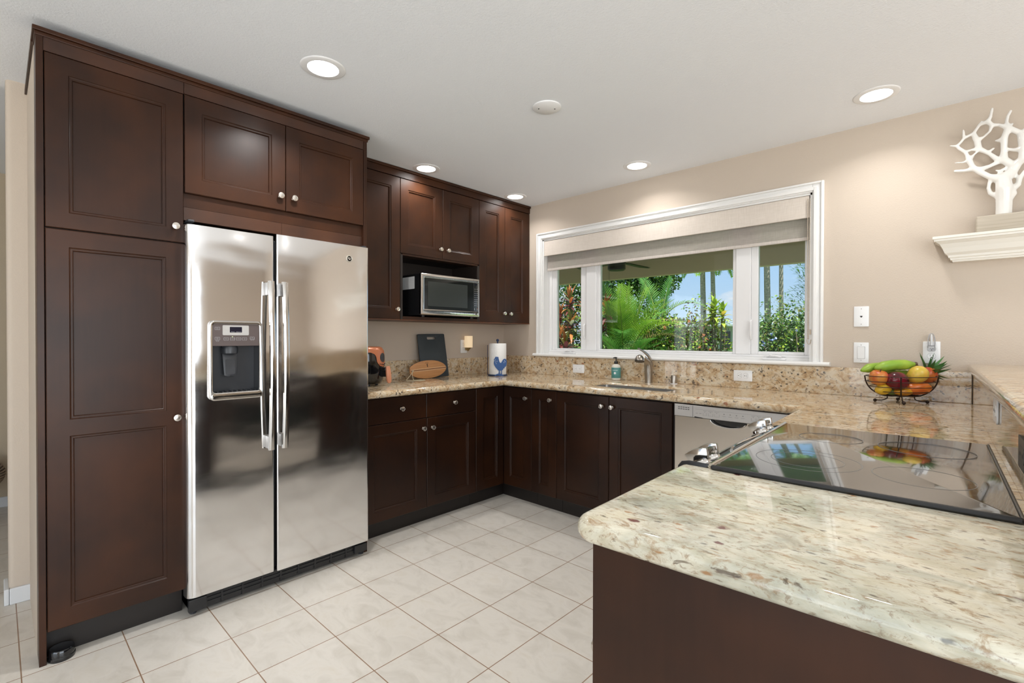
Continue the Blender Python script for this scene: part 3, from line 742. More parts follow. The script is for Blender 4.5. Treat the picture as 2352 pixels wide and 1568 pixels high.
# base cabinets, window run
c = thing('narrow_base_cabinet', 'narrow base cabinet with a single slim door right of the corner doors', 'cabinet', (1.03, -.3, 0))
mb = MB(); mb.box(.917, 1.147, -.620, -.01, .112, .872); part('body', mb, M['inside'], c)
mb = MB(); mb.box(.917, 1.147, -.570, -.01, 0.0, .112); part('toe_kick', mb, M['toe'], c)
door(c, PW(-.643), (0, -1, 0), dict(r=(.9165, 1.1455, .1145, .8685), sl=.068, sr=.070, rb=.070, rt=.066, k=(1.094, .805)), LOW)
c = thing('sink_cabinet', 'base cabinet with two wide doors under the sink', 'cabinet', (1.57, -.3, 0))
mb = MB(); mb.box(1.149, 2.010, -.620, -.565, .112, .872); mb.box(1.149, 1.166, -.565, -.01, .112, .872); mb.box(1.99, 2.010, -.565, -.01, .112, .872); mb.box(1.166, 1.99, -.565, -.01, .112, .13); part('body', mb, M['inside'], c)
mb = MB(); mb.box(1.149, 2.010, -.570, -.01, 0.0, .112); part('toe_kick', mb, M['toe'], c)
door(c, PW(-.643), (0, -1, 0), dict(r=(1.1485, 1.5695, .1145, .8685), sl=.066, sr=.070, rb=.070, rt=.066, k=(1.5215, .8045)), LOW)
door(c, PW(-.643), (0, -1, 0), dict(r=(1.5735, 1.9985, .1145, .8685), sl=.067, sr=.067, rb=.070, rt=.066, k=(1.5965, .8035)), LOW)
# ------------------------------------------------------------------ refrigerator
XF = .757
f = thing('refrigerator', 'stainless steel side by side refrigerator with an ice and water dispenser', 'refrigerator', (0.4, -2.325, 0))
mb = MB(); mb.box(.03, .688, -2.752, -1.893, .02, 1.735, b=.004); part('body', mb, M['darkgrey'], f)
def fr_door(y0, y1, z0, z1, r0, r1, hole=None):
    prof = []
    xb = .695
    prof.append((xb, y0))
    n = 6
    for i in range(n + 1):
        a = R(180 + 90 * i / n) ; prof.append((XF - r0 + r0 * -math.sin(a) * 0 + r0 * math.sin(R(90 * i / n)), y0 + r0 - r0 * math.cos(R(90 * i / n))))
    ys = []
    if hole: ys = [hole[0], hole[1]]
    for y in ys: prof.append((XF, y))
    for i in range(n + 1): prof.append((XF - r1 + r1 * math.cos(R(90 * i / n)), y1 - r1 + r1 * math.sin(R(90 * i / n))))
    prof.append((xb, y1))
    zz = [z0, z1] if not hole else [z0, hole[2], hole[3], z1]
    mb = MB(); k = len(prof)
    hi = n + 2
    for j in range(len(zz) - 1):
        for i in range(k - 1):
            if hole and j == 1 and i == hi: continue
            a, b = prof[i], prof[i + 1]
            mb.add([(a[0], a[1], zz[j]), (b[0], b[1], zz[j]), (b[0], b[1], zz[j + 1]), (a[0], a[1], zz[j + 1])], [(0, 1, 2, 3)], 0, True)
        mb.quad((xb, y0, zz[j]), (xb, y1, zz[j]), (xb, y1, zz[j + 1]), (xb, y0, zz[j + 1]), 1)
    for z in (z0, z1): mb.add([(a, b, z) for a, b in prof], [tuple(range(k))], 0)
    return mb
HY0, HY1, HZ0, HZ1 = -2.676, -2.468, .978, 1.312
dl = part('door', fr_door(-2.770, -2.4015, .090, 1.745, .034, .008, (HY0, HY1, HZ0, HZ1)), (M['steel'], M['black']), f, 'left refrigerator door with the dispenser')
dr = part('door', fr_door(-2.3885, -1.882, .086, 1.757, .008, .012), (M['steel'], M['black']), f, 'right refrigerator door with the round badge', )
def fr_handle(yc, parent):
    mb = MB(); z0, z1 = .702, 1.520; n = 20; prof = []
    for i in range(n + 1):
        t = i / n; z = z0 + (z1 - z0) * t; bow = math.sin(math.pi * t) ** 0.8
        x = .793 + .022 * bow
        prof.append((x, z))
    vs = []; fs = []
    w = .0150
    for x, z in prof:
        for (dx, dy) in ((0, -w), (.006, -w * .86), (.009, -w * .45), (.010, 0), (.009, w * .45), (.006, w * .86), (0, w), (-.006, w * .8), (-.006, -w * .8)): vs.append((x + dx, yc + dy, z))
    for i in range(n):
        for j in range(9): fs.append((i * 9 + j, i * 9 + (j + 1) % 9, (i + 1) * 9 + (j + 1) % 9, (i + 1) * 9 + j))
    fs += [tuple(range(9)), tuple(range(n * 9, n * 9 + 9))]
    mb.add(vs, fs, 0, True)
    mb.box(XF - .001, .800, yc - .0135, yc + .010, 1.452, 1.514, 1, b=.003); mb.box(XF - .001, .800, yc - .0135, yc + .010, .708, .768, 1, b=.003)
    return part('handle', mb, (M['steel_s'], M['panelgrey']), parent, 'curved steel bar handle')
fr_handle(-2.428, dl); fr_handle(-2.364, dr)
# badge
mb = MB(); yb, zb = -2.002, 1.682
T = Matrix.Translation((XF, yb, zb)) @ Matrix.Rotation(R(90), 4, 'Y')
mb.lathe([(.0195, 0), (.0195, .002), (.0175, .0032), (.0165, .0024), (.0001, .0026)], 28, T)
mb.lathe([(.0145, .0030), (.0138, .0034), (.0131, .0030)], 28, T, 1)
for s in (-1, 1):
    mb.tube([(XF + .0032, yb + s * .002 + .0062 * math.cos(a) * s, zb + .0062 * math.sin(a)) for a in [R(20 + 26 * i) for i in range(12)]], .0009, 5, 1)
text_into(mb, 'GE', .013, lambda u, v: (XF + .0036, yb + u, zb + v), 1)
part('badge', mb, (M['badge'], M['nickel']), dr, 'round grey badge')
# dispenser on the left door
mb = MB(); fr = rrect(HY0 - .010, HY1 + .010, HZ0 - .018, HZ1 + .012, .022, 5); hole = rrect(HY0 + .006, HY1 - .006, HZ0 + .018, HZ1 - .004, .010, 3)
mb.prism(fr, lambda u, v, d: (XF + d + (.010 if v < HZ0 + .02 else 0) * (1 if d > 0 else 0), u, v), -.004, .013, 0, bev=.005, holes=[hole])
ds = part('dispenser', mb, M['steel_s'], dl, 'recessed ice and water dispenser with a mauve control panel')
mb = MB(); y0, y1 = HY0 + .006, HY1 - .006; zc = 1.207
xk = XF - .060
mb.quad((xk, y0, HZ0), (xk, y1, HZ0), (xk, y1, zc), (xk, y0, zc)); mb.quad((XF + .004, y0, HZ0), (xk, y0, HZ0), (xk, y0, zc), (XF + .004, y0, zc)); mb.quad((XF + .004, y1, HZ0), (xk, y1, HZ0), (xk, y1, zc), (XF + .004, y1, zc))
mb.quad((XF + .004, y0, HZ0 + .012), (XF + .004, y1, HZ0 + .012), (xk, y1, HZ0 + .012), (xk, y0, HZ0 + .012)); mb.quad((XF + .004, y0, zc), (XF + .004, y1, zc), (xk, y1, zc), (xk, y0, zc))
part('dispenser_niche', mb, M['darkgrey'], dl)
mb = MB(); mb.box(XF + .0005, XF + .008, y0, y1, zc, HZ1 - .003, 0, b=.002); xp = XF + .0083
def ppl(u0, u1, v0, v1, r, mi, d0=0.0, d1=.0006): mb.prism(rrect(u0, u1, v0, v1, r, 3), lambda u, v, d: (xp + d, u, v), d0, d1, mi)
ppl(-2.630, -2.519, 1.257, 1.303, .004, 1, 0, .0010)
ppl(-2.6005, -2.549, 1.2695, 1.2955, .002, 2, .0010, .0016)
def tx(s, size, u, v, mi=3, h=.0020): text_into(mb, s, size, lambda a, b: (xp + h, u + a, v + b), mi)
tx('Freezer', .0046, -2.588, 1.2725); tx('Refrigerator', .0044, -2.5625, 1.2725)
for u in (-2.615, -2.535):
    for v, ch in ((1.291, '^'), (1.272, 'v')): tx(ch, .009, u, v - (.002 if ch == '^' else 0), 3)
def btn(u, v, lines, w=.0100, h=.0066, led=True):
    o = rrect(u - w, u + w, v - h, v + h, .002, 3); i_ = rrect(u - w + .0007, u + w - .0007, v - h + .0007, v + h - .0007, .0015, 3)
    mb.prism(o, lambda a, b, d: (xp + d, a, b), 0, .0006, 3, holes=[i_])
    for k, t in enumerate(lines): tx(t, .0046, u, v + (len(lines) - 1) * .0024 - k * .0048, 3, .0008)
    if led: mb.box(xp, xp + .0006, u - .0012, u + .0012, v + h + .002, v + h + .004, 4)
btn(-2.651, 1.2877, ['Door', 'Alarm'], led=False); btn(-2.651, 1.242, ['Water', 'Filter'], led=False)
tx('Hold 3 sec', .0036, -2.651, 1.2325, 3, .0008); tx('to reset', .0036, -2.651, 1.229, 3, .0008)
for u, t in ((-2.6155, 'Water'), (-2.589, 'Crushed'), (-2.5630, 'Cubed'), (-2.5375, 'Light')): btn(u, 1.240, [t])
btn(-2.504, 1.243, ['Lock', 'Controls'], led=False); tx('Hold 3 sec', .0036, -2.504, 1.2335, 3, .0008)
part('control_panel', mb, (M['mauve'], M['lightgrey'], M['lcd'], M['print'], M['printdark']), dl, 'mauve dispenser control panel with printed buttons')
mb = MB(); mb.box(xp, xp + .0012, -2.5905, -2.5880, 1.2487, 1.2512, b=.0004); part('indicator_light', mb, M['green_led'], dl, 'small lit green indicator')
mb = MB(); Tm = Matrix.Translation((XF - .028, -2.590, 0))
mb.lathe([(.030, zc), (.034, zc - .012), (.033, zc - .034), (.027, zc - .038), (.001, zc - .038)], 24, Tm); part('spout', mb, M['darkgrey'], dl)
mb = MB(); mb.prism([(-.031, 0), (.031, 0), (.026, -.100), (.010, -.106), (0, -.102), (-.010, -.106), (-.026, -.100)], lambda u, v, d: (XF - .034 + d + (v * -.10), -2.590 + u, 1.170 + v), 0, .006, 0, bev=.0015)
mb.prism(rrect(-.020, .020, -.095, -.025, .006), lambda u, v, d: (XF - .034 + d + (v * -.10), -2.590 + u, 1.170 + v), .0061, .0075, 0); part('paddle', mb, M['darkgrey'], dl)
mb = MB(); mb.prism(rrect(y0, y1, XF - .055, XF + .016, .012), lambda u, v, d: (v, u, d), HZ0 + .012, HZ0 + .017)
for i in range(9): mb.box(XF - .04, XF + .008, y0 + .018 + i * .020, y0 + .022 + i * .020, HZ0 + .017, HZ0 + .021)
part('drip_tray', mb, M['darkgrey'], dl)
# base grille and hinge covers
mb = MB(); mb.box(.60, .728, -2.752, -1.892, .018, .082, b=.003)
for z in (.038, .055): mb.box(.728, .733, -2.70, -1.96, z, z + .007)
for i in range(8): mb.box(.728, .735, -2.63 + i * .088, -2.622 + i * .088, .022, .078)
mb.box(.728, .748, -2.762, -2.69, .024, .080, b=.004); mb.box(.728, .748, -1.965, -1.888, .028, .074, b=.004)
part('base_grille', mb, M['black'], f)
for y in (-2.745, -1.90):
    mb = MB(); mb.box(.66, .745, y - .015, y + .012, 1.7575, 1.768, b=.004); part('hinge_cover', mb, M['darkgrey'], f)
for y in (-2.735, -1.90):
    mb = MB(); mb.lathe([(.014, 0), (.016, .008), (.016, .022)], 12, Matrix.Translation((.70, y, 0))); part('foot', mb, M['darkgrey'], f)

# low black puck under the pantry
mb = MB(); mb.lathe([(.040, 0), (.042, .006), (.041, .014), (.039, .016), (.039, .036), (.036, .041), (.028, .043), (.001, .043)], 28, Matrix.Translation((.683, -3.170, 0)))
solo('floor_puck', mb, M['blackgloss'], 'low round black plastic puck on the floor at the foot of the pantry', 'disc')

# ------------------------------------------------------------------ microwave
XM = .385
m = thing('microwave', 'stainless fronted black microwave in the open cabinet niche', 'microwave', (.2, -.96, 1.398))
mb = MB(); mb.box(.03, XM - .018, -1.243, -.680, 1.410, 1.712, b=.003); part('body', mb, M['black'], m)
mb = MB(); ml, mr = -1.247, -.675
fr = rrect(ml, mr, 1.4134, 1.714, .006); gl = rrect(ml + .030, mr - .016, 1.455, 1.682, .003, 2)
mb.prism(fr, lambda u, v, d: (XM + d, u, v), -.018, 0, 0, bev=.003, holes=[gl]); mb.box(XM + .0002, XM + .0008, -.7355, -.7345, 1.416, 1.711, 1)
mb.box(XM, XM + .003, -.724, -.684, 1.423, 1.444, 0, b=.001)
text_into(mb, 'Panasonic', .014, lambda u, v: (XM + .0008, -1.005 + u, 1.434 + v), 1)
part('front_frame', mb, (M['steel_s'], M['printdark']), m)
mb = MB(); mb.box(XM - .012, XM - .003, ml + .029, -.736, 1.454, 1.683); mb.prism(rrect(-1.183, -.80, 1.478, 1.658, .004), lambda u, v, d: (XM - .003 + d, u, v), 0, .0005, 1)
part('door_glass', mb, (M['mwglass'], M['mwmesh']), m)
mb = MB(); mb.box(XM - .012, XM - .003, -.7345, mr - .0155, 1.454, 1.683); xq = XM - .003
mb.box(xq, xq + .0008, -.722, -.700, 1.664, 1.676, 1)
for r_ in range(9):
    for c_ in range(3): mb.box(xq, xq + .0008, -.7265 + c_ * .0135, -.7225 + c_ * .0135, 1.632 - r_ * .0165, 1.6355 - r_ * .0165, 2)
mb.box(xq, xq + .0008, -.7275, -.7240, 1.466, 1.482, 2); mb.box(xq, xq + .0008, -.7005, -.6975, 1.466, 1.476, 2); mb.box(xq, xq + .0008, -.7005, -.6975, 1.478, 1.483, 3)
part('keypad', mb, (M['mwglass'], M['lcd'], M['print'], M['fl_red']), m)
mb = MB(); mb.box(.135, .300, -1.2436, -1.2430, 1.605, 1.695, 0)
for i in range(6): mb.box(.142, .293, -1.2440, -1.2435, 1.616 + i * .012, 1.6168 + i * .012, 1)
for i in range(9): mb.box(.150 + i * .017, .1506 + i * .017, -1.2440, -1.2435, 1.610, 1.688, 1)
part('guide_label', mb, (M['plate'], M['lightgrey']), m, 'white printed guide label')
for x in (.06, .34):
    for y in (-1.20, -.72):
        mb = MB(); mb.lathe([(.012, 1.398), (.014, 1.402), (.014, 1.411)], 12, Matrix.Translation((x, y, 0))); part('foot', mb, M['black'], m)

# ------------------------------------------------------------------ dishwasher
d = thing('dishwasher', 'stainless dishwasher under the counter between the sink cabinet and the range', 'dishwasher', (2.31, -.35, 0))
mb = MB(); mb.box(2.018, 2.612, -.625, -.03, .10, .872); part('body', mb, M['black'], d)
mb = MB(); mb.box(2.018, 2.612, -.59, -.05, 0, .10); part('toe_panel', mb, M['black'], d)
cx_, hw = 2.316, .094
notch = [(cx_ + hw * math.cos(R(a)), .800 + .036 * -abs(math.sin(R(a))) ) for a in range(0, 181, 12)]
poly = [(2.020, .112), (2.612, .112), (2.612, .800)] + notch + [(2.020, .800)]
mb = MB(); mb.prism(poly, lambda u, v, dd: (u, -.652 + dd, v), 0, .025, 0); dd_ = part('door', mb, M['steel_dw'], d)
mb = MB()
mb.prism([(cx_ + (hw + .001) * math.cos(R(a)), .800 - .037 * math.sin(R(a))) for a in range(0, 181, 12)], lambda u, v, q: (u, -.632 + q, v), 0, .005, 0)
mb.tube([(cx_ + hw * math.cos(R(a)), -.653, .800 - .036 * math.sin(R(a))) for a in range(0, 181, 10)], .0035, 8, 1)
part('handle_pocket', mb, (M['blackgloss'], M['steel_s']), dd_)
mb = MB(); mb.box(2.020, 2.612, -.662, -.627, .803, .871, 0, b=.003); mb.box(2.127, 2.129, -.6626, -.6618, .806, .868, 1); yk = -.6625
for i in range(5):
    for z in (.8525, .8420): mb.box(2.043 + i * .0138, 2.0535 + i * .0138, yk, yk + .001, z, z + .0035, 2)
for x in (2.145, 2.165): mb.box(x, x + .012, yk, yk + .001, .828, .8295, 1)
for x, w in ((2.186, .018), (2.214, .026), (2.248, .026), (2.436, .020), (2.462, .022), (2.488, .020)):
    mb.box(x, x + w, yk, yk + .0008, .8440, .8450, 1); mb.box(x, x + w, yk, yk + .0008, .8190, .8196, 1); mb.box(x, x + .0006, yk, yk + .0008, .8190, .8340, 1); mb.box(x + w, x + w + .0006, yk, yk + .0008, .8190, .8340, 1); mb.box(x + w * .4, x + w * .4 + .004, yk, yk + .0008, .8375, .8395, 1)
for x in (2.296, 2.328, 2.360, 2.392): mb.box(x, x + .006, yk, yk + .0008, .8365, .8390, 2); mb.box(x - .006, x + .012, yk, yk + .0008, .8255, .8265, 1)
mb.box(2.140, 2.525, yk + .0002, yk + .0008, .8505, .8511, 1); mb.box(2.525, 2.5256, yk + .0002, yk + .0008, .812, .8511, 1)
mb.prism([(2.138, .803), (2.190, .803), (2.180, .8065), (2.138, .810)], lambda u, v, q: (u, yk + q, v), 0, .001, 2)
part('control_panel', mb, (M['panelgrey'], M['printdark'], M['slot']), d, 'silver dishwasher control strip')
# ------------------------------------------------------------------ worktops
CT = .922; CB = .878
PR = .033; PO = Vector((2.787, -2.112, 0))
def LW(a, b, z=0.0): return (PO.x + a * math.cos(PR) - b * math.sin(PR), PO.y + a * math.sin(PR) + b * math.cos(PR), z)
def slab(faces, z0, z1, exposed, r=.0205, seg=5):
    bm = bmesh.new(); vd = {}
    def V(p):
        k = (round(p[0], 4), round(p[1], 4))
        if k not in vd: vd[k] = bm.verts.new((p[0], p[1], z0))
        return vd[k]
    for f in faces: bm.faces.new([V(p) for p in f])
    bmesh.ops.recalc_face_normals(bm, faces=bm.faces[:])
    ret = bmesh.ops.extrude_face_region(bm, geom=bm.faces[:])
    for v in ret['geom']:
        if isinstance(v, bmesh.types.BMVert): v.co.z = z1
    bmesh.ops.recalc_face_normals(bm, faces=bm.faces[:])
    es = [e for e in bm.edges if len(e.link_faces) == 2 and abs(e.verts[0].co.z - e.verts[1].co.z) < 1e-6 and e.calc_face_angle(0) > .7
          and exposed((e.verts[0].co.x + e.verts[1].co.x) / 2, (e.verts[0].co.y + e.verts[1].co.y) / 2, e)]
    bmesh.ops.bevel(bm, geom=es, offset=r, segments=seg, affect='EDGES', profile=0.5, clamp_overlap=True)
    bm.normal_update(); caps = [i for i, f in enumerate(bm.faces) if abs(f.normal.z) > .9999]
    mb = MB(); mb.bm(bm, 0, True, flat=caps); return mb
XE, YE = .665, -.675
SX0, SX1, SY0, SY1 = 1.31, 1.905, -.545, -.262
ic = LW(-.068, 1.415); icx, icy = ic[0], ic[1]
r0, r1 = LW(-.068, .789), LW(.538, .789)
s0, s1 = LW(.538, -.004), LW(.5615, -.004)
bw1 = LW(.5615, .789)
def bwx(y): b = (y - PO.y - .5615 * math.sin(PR)) / math.cos(PR); return LW(.5615, b)[0]
faces = [[(.001, -1.862), (XE, -1.862), (XE, YE), (.001, YE)], [(.001, YE), (XE, YE), (XE, SY0), (.001, SY0)], [(.001, SY0), (XE, SY0), (XE, SY1), (.001, SY1)], [(.001, SY1), (XE, SY1), (XE, -.001), (.001, -.001)]]
for xa, xb in ((XE, SX0), (SX0, SX1), (SX1, icx)):
    ya, yb_ = YE, YE
    for k, (ylo, yhi) in enumerate(((None, SY0), (SY0, SY1), (SY1, -.001))):
        if xa == SX0 and k == 1: continue
        lo = (lambda x: YE + (icy - YE) * max(0, (x - SX1) / (icx - SX1))) if ylo is None else (lambda x, q=ylo: q)
        faces.append([(xa, lo(xa)), (xb, lo(xb)), (xb, yhi), (xa, yhi)])
MX = (LW(.538, 1.415)[0], icy); BX = (bwx(icy), icy)
faces.append([(icx, icy), MX, BX, (bwx(SY0), SY0), (icx, SY0)]); faces.append([(icx, SY0), (bwx(SY0), SY0), (bwx(SY1), SY1), (icx, SY1)]); faces.append([(icx, SY1), (bwx(SY1), SY1), (bwx(-.001), -.001), (icx, -.001)])
faces.append([(r0[0], r0[1]), (r1[0], r1[1]), MX, (icx, icy)])
faces.append([(r1[0], r1[1]), (bw1[0], bw1[1]), BX, MX])
faces.append([(s0[0], s0[1]), (s1[0], s1[1]), (bw1[0], bw1[1]), (r1[0], r1[1])])
def exposed(x, y, e):
    if abs(x - XE) < .002 and y < YE + .001: return True
    if abs(y - YE) < .09 and y < SY0 - .02 and XE < x < icx + .001 and abs(y - (YE + (icy - YE) * max(0, (x - SX1) / (icx - SX1)))) < .003: return True
    if SX0 - .001 < x < SX1 + .001 and SY0 - .001 <= y <= SY1 + .001: return e.verts[0].co.z > .9
    return abs(x - (r0[0] + icx) / 2) < .003 and abs(y - (r0[1] + icy) / 2) < .003
mb = slab(faces, CB, CT, exposed)
solo('countertop', mb, M['granite_warm'], 'polished granite worktop, tinted tan for wall reflections, running along the window and the left wall', 'countertop')  # same stone as the peninsula; the tan paints in reflected wall light
rc = .046
near = [LW(.5615, -.005)[:2], LW(-.086, -.005)[:2]] + [LW(-.088 + rc - rc * math.cos(R(15 * i)), -.508 + rc - rc * math.sin(R(15 * i)))[:2] for i in range(7)] + [LW(.5615, -.508)[:2]]
mb = slab([near], CB, CT, lambda x, y, e: ((Vector((x, y)) - PO.xy).dot(Vector((math.cos(PR), math.sin(PR)))) < -.03 and True) or ((Vector((x, y)) - PO.xy).dot(Vector((-math.sin(PR), math.cos(PR)))) < -.45))
solo('countertop', mb, M['granite'], 'cream granite peninsula worktop with burgundy specks in front of the range', 'countertop')
# backsplashes
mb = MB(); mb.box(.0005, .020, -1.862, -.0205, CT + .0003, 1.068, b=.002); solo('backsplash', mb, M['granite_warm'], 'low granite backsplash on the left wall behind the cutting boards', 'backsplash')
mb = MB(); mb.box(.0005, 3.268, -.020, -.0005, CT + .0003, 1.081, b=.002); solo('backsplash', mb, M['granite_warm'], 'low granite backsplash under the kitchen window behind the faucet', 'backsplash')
# half wall of the bar, its granite face and top
bar = thing('bar_backsplash', 'granite slab facing the raised bar wall beside the cooktop', 'backsplash', tuple(PO), PR, local=True)
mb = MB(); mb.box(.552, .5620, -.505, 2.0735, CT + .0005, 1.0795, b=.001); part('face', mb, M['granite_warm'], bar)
mb = MB()
_pl = [LW(.5622, -.505)[:2], LW(.70, -.505)[:2], (LW(.70, 2.09)[0], -.0005), (LW(.5622, 2.09)[0], -.0005)]
mb.prism(_pl, lambda u, v, d: (u, v, d), 0, 1.0795); struct('wall_bar', mb, M['wall'])
q = .05
_bt = [LW(.533, -.52)[:2], LW(1.02, -.52)[:2], (LW(1.02, 2.06)[0], -.001)] + [(LW(.533, 2.08)[0] + q - q * math.sin(R(15 * i)), -.001 - q + q * math.cos(R(15 * i))) for i in range(7)]
mb = slab([_bt], 1.080, 1.121, lambda x, y, e: (Vector((x, y)) - PO.xy).dot(Vector((math.cos(PR), math.sin(PR)))) < .60 or y < -2.5)
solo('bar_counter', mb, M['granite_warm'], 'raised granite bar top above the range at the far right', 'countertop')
def bar_plate(name, label, b0, b1, z0, z1, mat, round_):
    t = thing(name, label, 'outlet', LW(.55, (b0 + b1) / 2, z0), PR, local=True)
    mb = MB(); h = (b1 - b0) / 2
    mb.prism(rrect(-h, h, 0, z1 - z0, round_, 4), lambda u, v, d: (d, u, v), -.0030, .0015, 0, bev=.0012); part('cover_plate', mb, mat, t)
    mb = MB(); zc_ = (z1 - z0) / 2; mb.prism(rrect(-.034, .034, zc_ - .016, zc_ + .016, .006, 4), lambda u, v, d: (d, u, v), -.0038, -.0025, 0)
    for s in (-.018, .018):
        for du in (-.004, .004): mb.box(-.0042, -.0036, s + du - .0006, s + du + .0006, zc_ - .004, zc_ + .004, 1)
    part('receptacle', mb, (mat, M['slot']), t)
bar_plate('wall_outlet', 'white horizontal outlet on the granite bar wall beside the fruit bowl end', .695, .815, 1.003, 1.073, M['plate'], .012)
bar_plate('wall_outlet', 'dark metal outlet plate on the granite bar wall next to the cooktop', .090, .210, 0.985, 1.050, M['fan'], .004)

# ------------------------------------------------------------------ peninsula cabinets
def pen_cab(name, label, b0, b1, doors):
    c = thing(name, label, 'cabinet', tuple(PO), PR, local=True)
    mb = MB(); mb.box(-.028, .552, b0, b1, .112, CB - .004); part('body', mb, M['inside'], c)
    mb = MB(); mb.box(.03, .552, b0, b1, 0, .112); part('toe_kick', mb, M['toe'], c)
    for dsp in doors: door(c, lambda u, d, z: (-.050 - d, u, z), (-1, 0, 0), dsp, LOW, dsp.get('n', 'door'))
    return c
c = pen_cab('peninsula_cabinet', 'dark wood end cabinet of the peninsula nearest the camera', -.466, -.006, [dict(r=(-.464, -.008, .7155, .870), flat=True, k=(-.236, .795), n='drawer'), dict(r=(-.464, -.008, .1145, .7115), k=(-.435, .66))])
mb = MB(); mb.box(-.052, .5615, -.479, -.4665, 0, CB - .0005); part('end_panel', mb, M['wood_v'], c)
pen_cab('peninsula_cabinet', 'dark wood cabinet filling the peninsula between the range and the window corner', .791, 1.43, [dict(r=(.793, 1.40, .1145, .870))])

# ------------------------------------------------------------------ range with ceramic cooktop
rg = thing('range', 'slide-in range with a black ceramic glass cooktop and steel knobs', 'stove', tuple(PO), PR, local=True)
B0, B1 = -.0035, .7870
mb = MB(); mb.box(-.045, .530, B0 + .004, B1 - .004, .03, .915); part('body', mb, M['black'], rg)
mb = MB(); mb.prism(rrect(-.002, .533, B0 - .002, B1 + .004, .006, 4), lambda u, v, d: (u, v, d), .9225, .931, 0, bev=.003, seg=3)
ctp = part('cooktop', mb, M['ctglass'], rg)
mb = MB(); mb.box(-.002, .537, B0 - .014, B0 - .002, .9225, .9335, b=.004); mb.box(.5325, .539, B0 - .010, B1 + .003, .9225, .9325, b=.003); part('cooktop_trim', mb, M['black'], rg, 'black trim edge')
for (a, b, r, inner) in ((.165, .215, .118, .082), (.165, .585, .085, 0), (.395, .205, .092, 0), (.395, .580, .108, 0)):
    mb = MB()
    for rr in ((r, inner) if inner else (r,)): mb.lathe([(rr - .0008, .9311), (rr + .0008, .9311), (rr + .0008, .9313), (rr - .0008, .9313), (rr - .0008, .9311)], 64, Matrix.Translation((a, b, 0)))
    part('burner_ring', mb, M['ringmark'], ctp)
mb = MB(); mb.tube([(-.004, B0, .930), (-.004, B1, .930)], .0062, 10); mb.box(-.012, .004, B0, B1, .915, .928); part('front_rail', mb, M['steel_s'], rg)
# sloped control panel
mb = MB(); A0, Z0, A1, Z1 = -.010, .926, -.086, .893
mb.add([(A0, B0, Z0), (A1, B0, Z1), (A1, B1, Z1), (A0, B1, Z0), (A0, B0, .84), (A1 - .002, B0, .84), (A1 - .002, B1, .84), (A0, B1, .84)], [(0, 1, 2, 3), (4, 5, 6, 7), (0, 1, 5, 4), (1, 2, 6, 5), (2, 3, 7, 6), (3, 0, 4, 7)], 0)
cp = part('control_panel', mb, M['blackgloss'], rg)
nrm = Vector((-(Z0 - Z1), 0, (A0 - A1))).normalized(); tdir = Vector((A1 - A0, 0, Z1 - Z0)).normalized()
def onp(t, b, h): return Vector((A0, b, Z0)) + tdir * t + nrm * h
mb = MB(); ys = [.235 + .29 * i / 12 for i in range(13)]
mb.tube([onp(.018 + .030 * math.sin(math.pi * i / 12), y, .003) for i, y in enumerate(ys)], .005, 8)
mb.tube([onp(.066, .22, .002), onp(.066, .54, .002)], .004, 8)
part('display_bezel', mb, M['steel_s'], cp)
for b in (.052, .128, .628, .704):
    q_ = Vector(onp(.040, b, 0)); mb = MB()
    Tk = Matrix.Translation(q_) @ Matrix((Vector((0, 1, 0)), nrm.cross(Vector((0, 1, 0))), nrm)).transposed().to_4x4()
    mb.lathe([(.028, 0), (.028, .004), (.0255, .006), (.0245, .013), (.0225, .016), (.001, .0165)], 28, Tk)
    mb.prism([(-.024, .010), (.024, .010), (.0315, .040)] + [(.0315 - .063 * i / 8, .040 + .0065 * math.sin(math.pi * i / 8)) for i in range(1, 8)] + [(-.0315, .040)], lambda u, v, d: tuple(Tk @ Vector((d, u, v))), -.0065, .0065, 0, bev=.0012)
    kb = part('knob', mb, M['steel_s'], cp)
    mb = MB(); mb.lathe([(.0335, 0), (.0335, .0025), (.030, .003)], 28, Tk); part('knob_ring', mb, M['black'], kb)
for (b0, b1) in ((B0 - .012, B0 + .006), (B1 - .006, B1 + .004)):
    mb = MB(); mb.prism([(.004, .915), (.004, .9315), (-.060, .9325), (-.080, .928), (-.090, .915), (-.092, .86), (.004, .86)] if b0 < 0 else [(.004, .915), (.004, .930), (-.060, .912), (-.090, .893), (-.090, .86), (.004, .86)], lambda u, v, d: (u, d, v), b0 if b0 >= 0 else B0 + .0005, b1, 0, bev=.003)
    part('side_cap', mb, M['black'], rg)
mb = MB(); mb.box(-.080, -.045, B0 + .004, B1 - .004, .285, .835, 0, b=.004); mb.box(-.0815, -.079, .12, .66, .42, .72, 1)
od = part('oven_door', mb, (M['steel_dw'], M['mwglass']), rg)
mb = MB(); mb.tube([(-.118, .06, .79), (-.118, .72, .79)], .011, 10); mb.box(-.118, -.078, .075, .095, .783, .797); mb.box(-.118, -.078, .685, .705, .783, .797); part('handle', mb, M['steel_s'], od)
mb = MB(); mb.box(-.078, -.045, B0 + .004, B1 - .004, .095, .275, b=.004); part('drawer', mb, M['steel_dw'], rg)
mb = MB(); mb.box(-.02, .50, .03, .75, 0, .03); part('plinth', mb, M['black'], rg)

